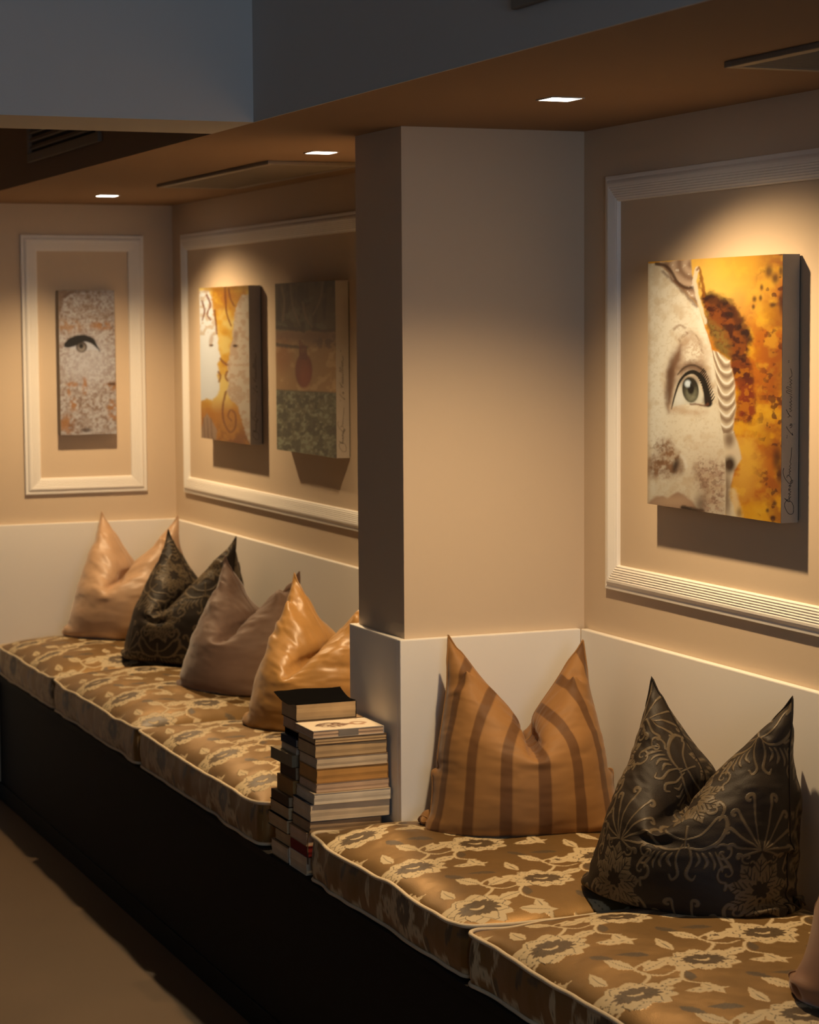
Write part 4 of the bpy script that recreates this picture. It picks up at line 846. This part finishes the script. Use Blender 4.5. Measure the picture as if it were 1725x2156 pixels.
front = [  # from the board up: thickness, near-left x, near y, length, width, turn, pages, cover, spine, label, extras
 (.046, 1.884, 5.262, .190, .128, 0, 'cream', 'white', '+y', 'thick cream book at the very bottom of the front stack', {}),
 (.029, 1.8865, 5.255, .190, .130, 0, 'rose', 'red', '-x', 'dark red book near the bottom of the front stack', dict(full=True)),
 (.034, 1.884, 5.258, .195, .130, 0, 'rose', 'tan', '+x', 'rosy tan book on top of the dark red one', {}),
 (.029, 1.890, 5.248, .195, .135, 0, 'brown', 'brown', '+x', 'brown paged book under the thickest book of the front stack', dict(ribbon=True)),
 (.044, 1.891, 5.246, .216, .140, -1, 'cream', 'navy', '+x', 'thickest book of the front stack, pale pages, navy cover', {}),
 (.028, 1.899, 5.240, .207, .145, -1.5, 'white', 'cream', '+x', 'white paged book jutting left from the front stack', {}),
 (.024, 1.907, 5.244, .199, .130, 0, 'rose', 'tan', '+x', 'pinkish book just below the amber one in front', {}),
 (.036, 1.909, 5.246, .196, .130, .5, 'amber', 'ochre', '+x', 'amber paged book with a torn ochre cover, front stack', {}),
 (.028, 1.909, 5.246, .194, .130, 0, 'cream', 'tan', '+x', 'cream paged book resting on the amber one', {}),
 (.033, 1.906, 5.247, .196, .128, .5, 'tan', 'brown', '+x', 'tan paged book third from the top of the front stack', {}),
 (.016, 1.906, 5.247, .194, .130, -.5, 'tan', 'brown', '+x', 'thin tan book under the picture cover', {}),
 (.019, 1.902, 5.250, .192, .133, 0, 'rose', 'white', '+x', 'white paperback with a brown picture, top of the front stack', dict(art=True, sticker=True)),
]
zb = ZB
for (h, x, y, lx, ly, rz, pg, cv, sp, lab, ex) in front:
    book(x, y, zb, lx, ly, h, rz, lab, pg, cv, sp, **ex); zb += h+.0004
back = [
 (.040, 1.884, 5.404, .190, .130, 0, 'cream', 'tan', '+x', 'beige book at the very bottom of the rear stack', {}),
 (.036, 1.890, 5.400, .190, .120, 0, 'tan', 'black', '+x', 'tan book second from the bottom of the rear stack', {}),
 (.036, 1.882, 5.402, .190, .148, 0, 'tan', 'black', '+x', 'long tan book third from the bottom of the rear stack', {}),
 (.033, 1.886, 5.400, .190, .145, 0, 'tan', 'black', '+x', 'tan paged book with black cover, fourth from the bottom, rear stack', {}),
 (.026, 1.888, 5.402, .188, .138, 0, 'brown', 'brown', '-x', 'worn brown spined book low in the rear stack', {}),
 (.042, 1.899, 5.398, .185, .125, 0, 'brown', 'ochre', '-x', 'thick dark brown book in the middle of the rear stack', dict(full=True)),
 (.034, 1.907, 5.400, .180, .120, 0, 'brown', 'brown', '-x', 'brown book above the thick dark one, rear stack', {}),
 (.031, 1.899, 5.404, .185, .152, 2, 'grey', 'olive', '-x', 'olive book sticking out from the rear stack', dict(full=True)),
 (.020, 1.909, 5.400, .180, .118, 0, 'grey', 'olive', '+x', 'thin grey book above the protruding olive one', {}),
 (.020, 1.909, 5.400, .180, .118, 0, 'grey', 'navy', '-x', 'thin navy book high in the rear stack', {}),
 (.018, 1.918, 5.400, .172, .110, 0, 'brown', 'black', '-x', 'thin black book under the rose paged one, rear stack', {}),
 (.030, 1.914, 5.396, .180, .120, 0, 'rose', 'tan', '+x', 'rose tan paged book below the curled black cover', {}),
 (.043, 1.910, 5.398, .166, .118, 0, 'tan', 'black', '+x', 'thick yellowed paperback with a curled black cover on top', dict(curl=True)),
]
zb = ZB
for (h, x, y, lx, ly, rz, pg, cv, sp, lab, ex) in back:
    book(x, y, zb, lx, ly, h, rz, lab, pg, cv, sp, **ex); zb += h+.0004
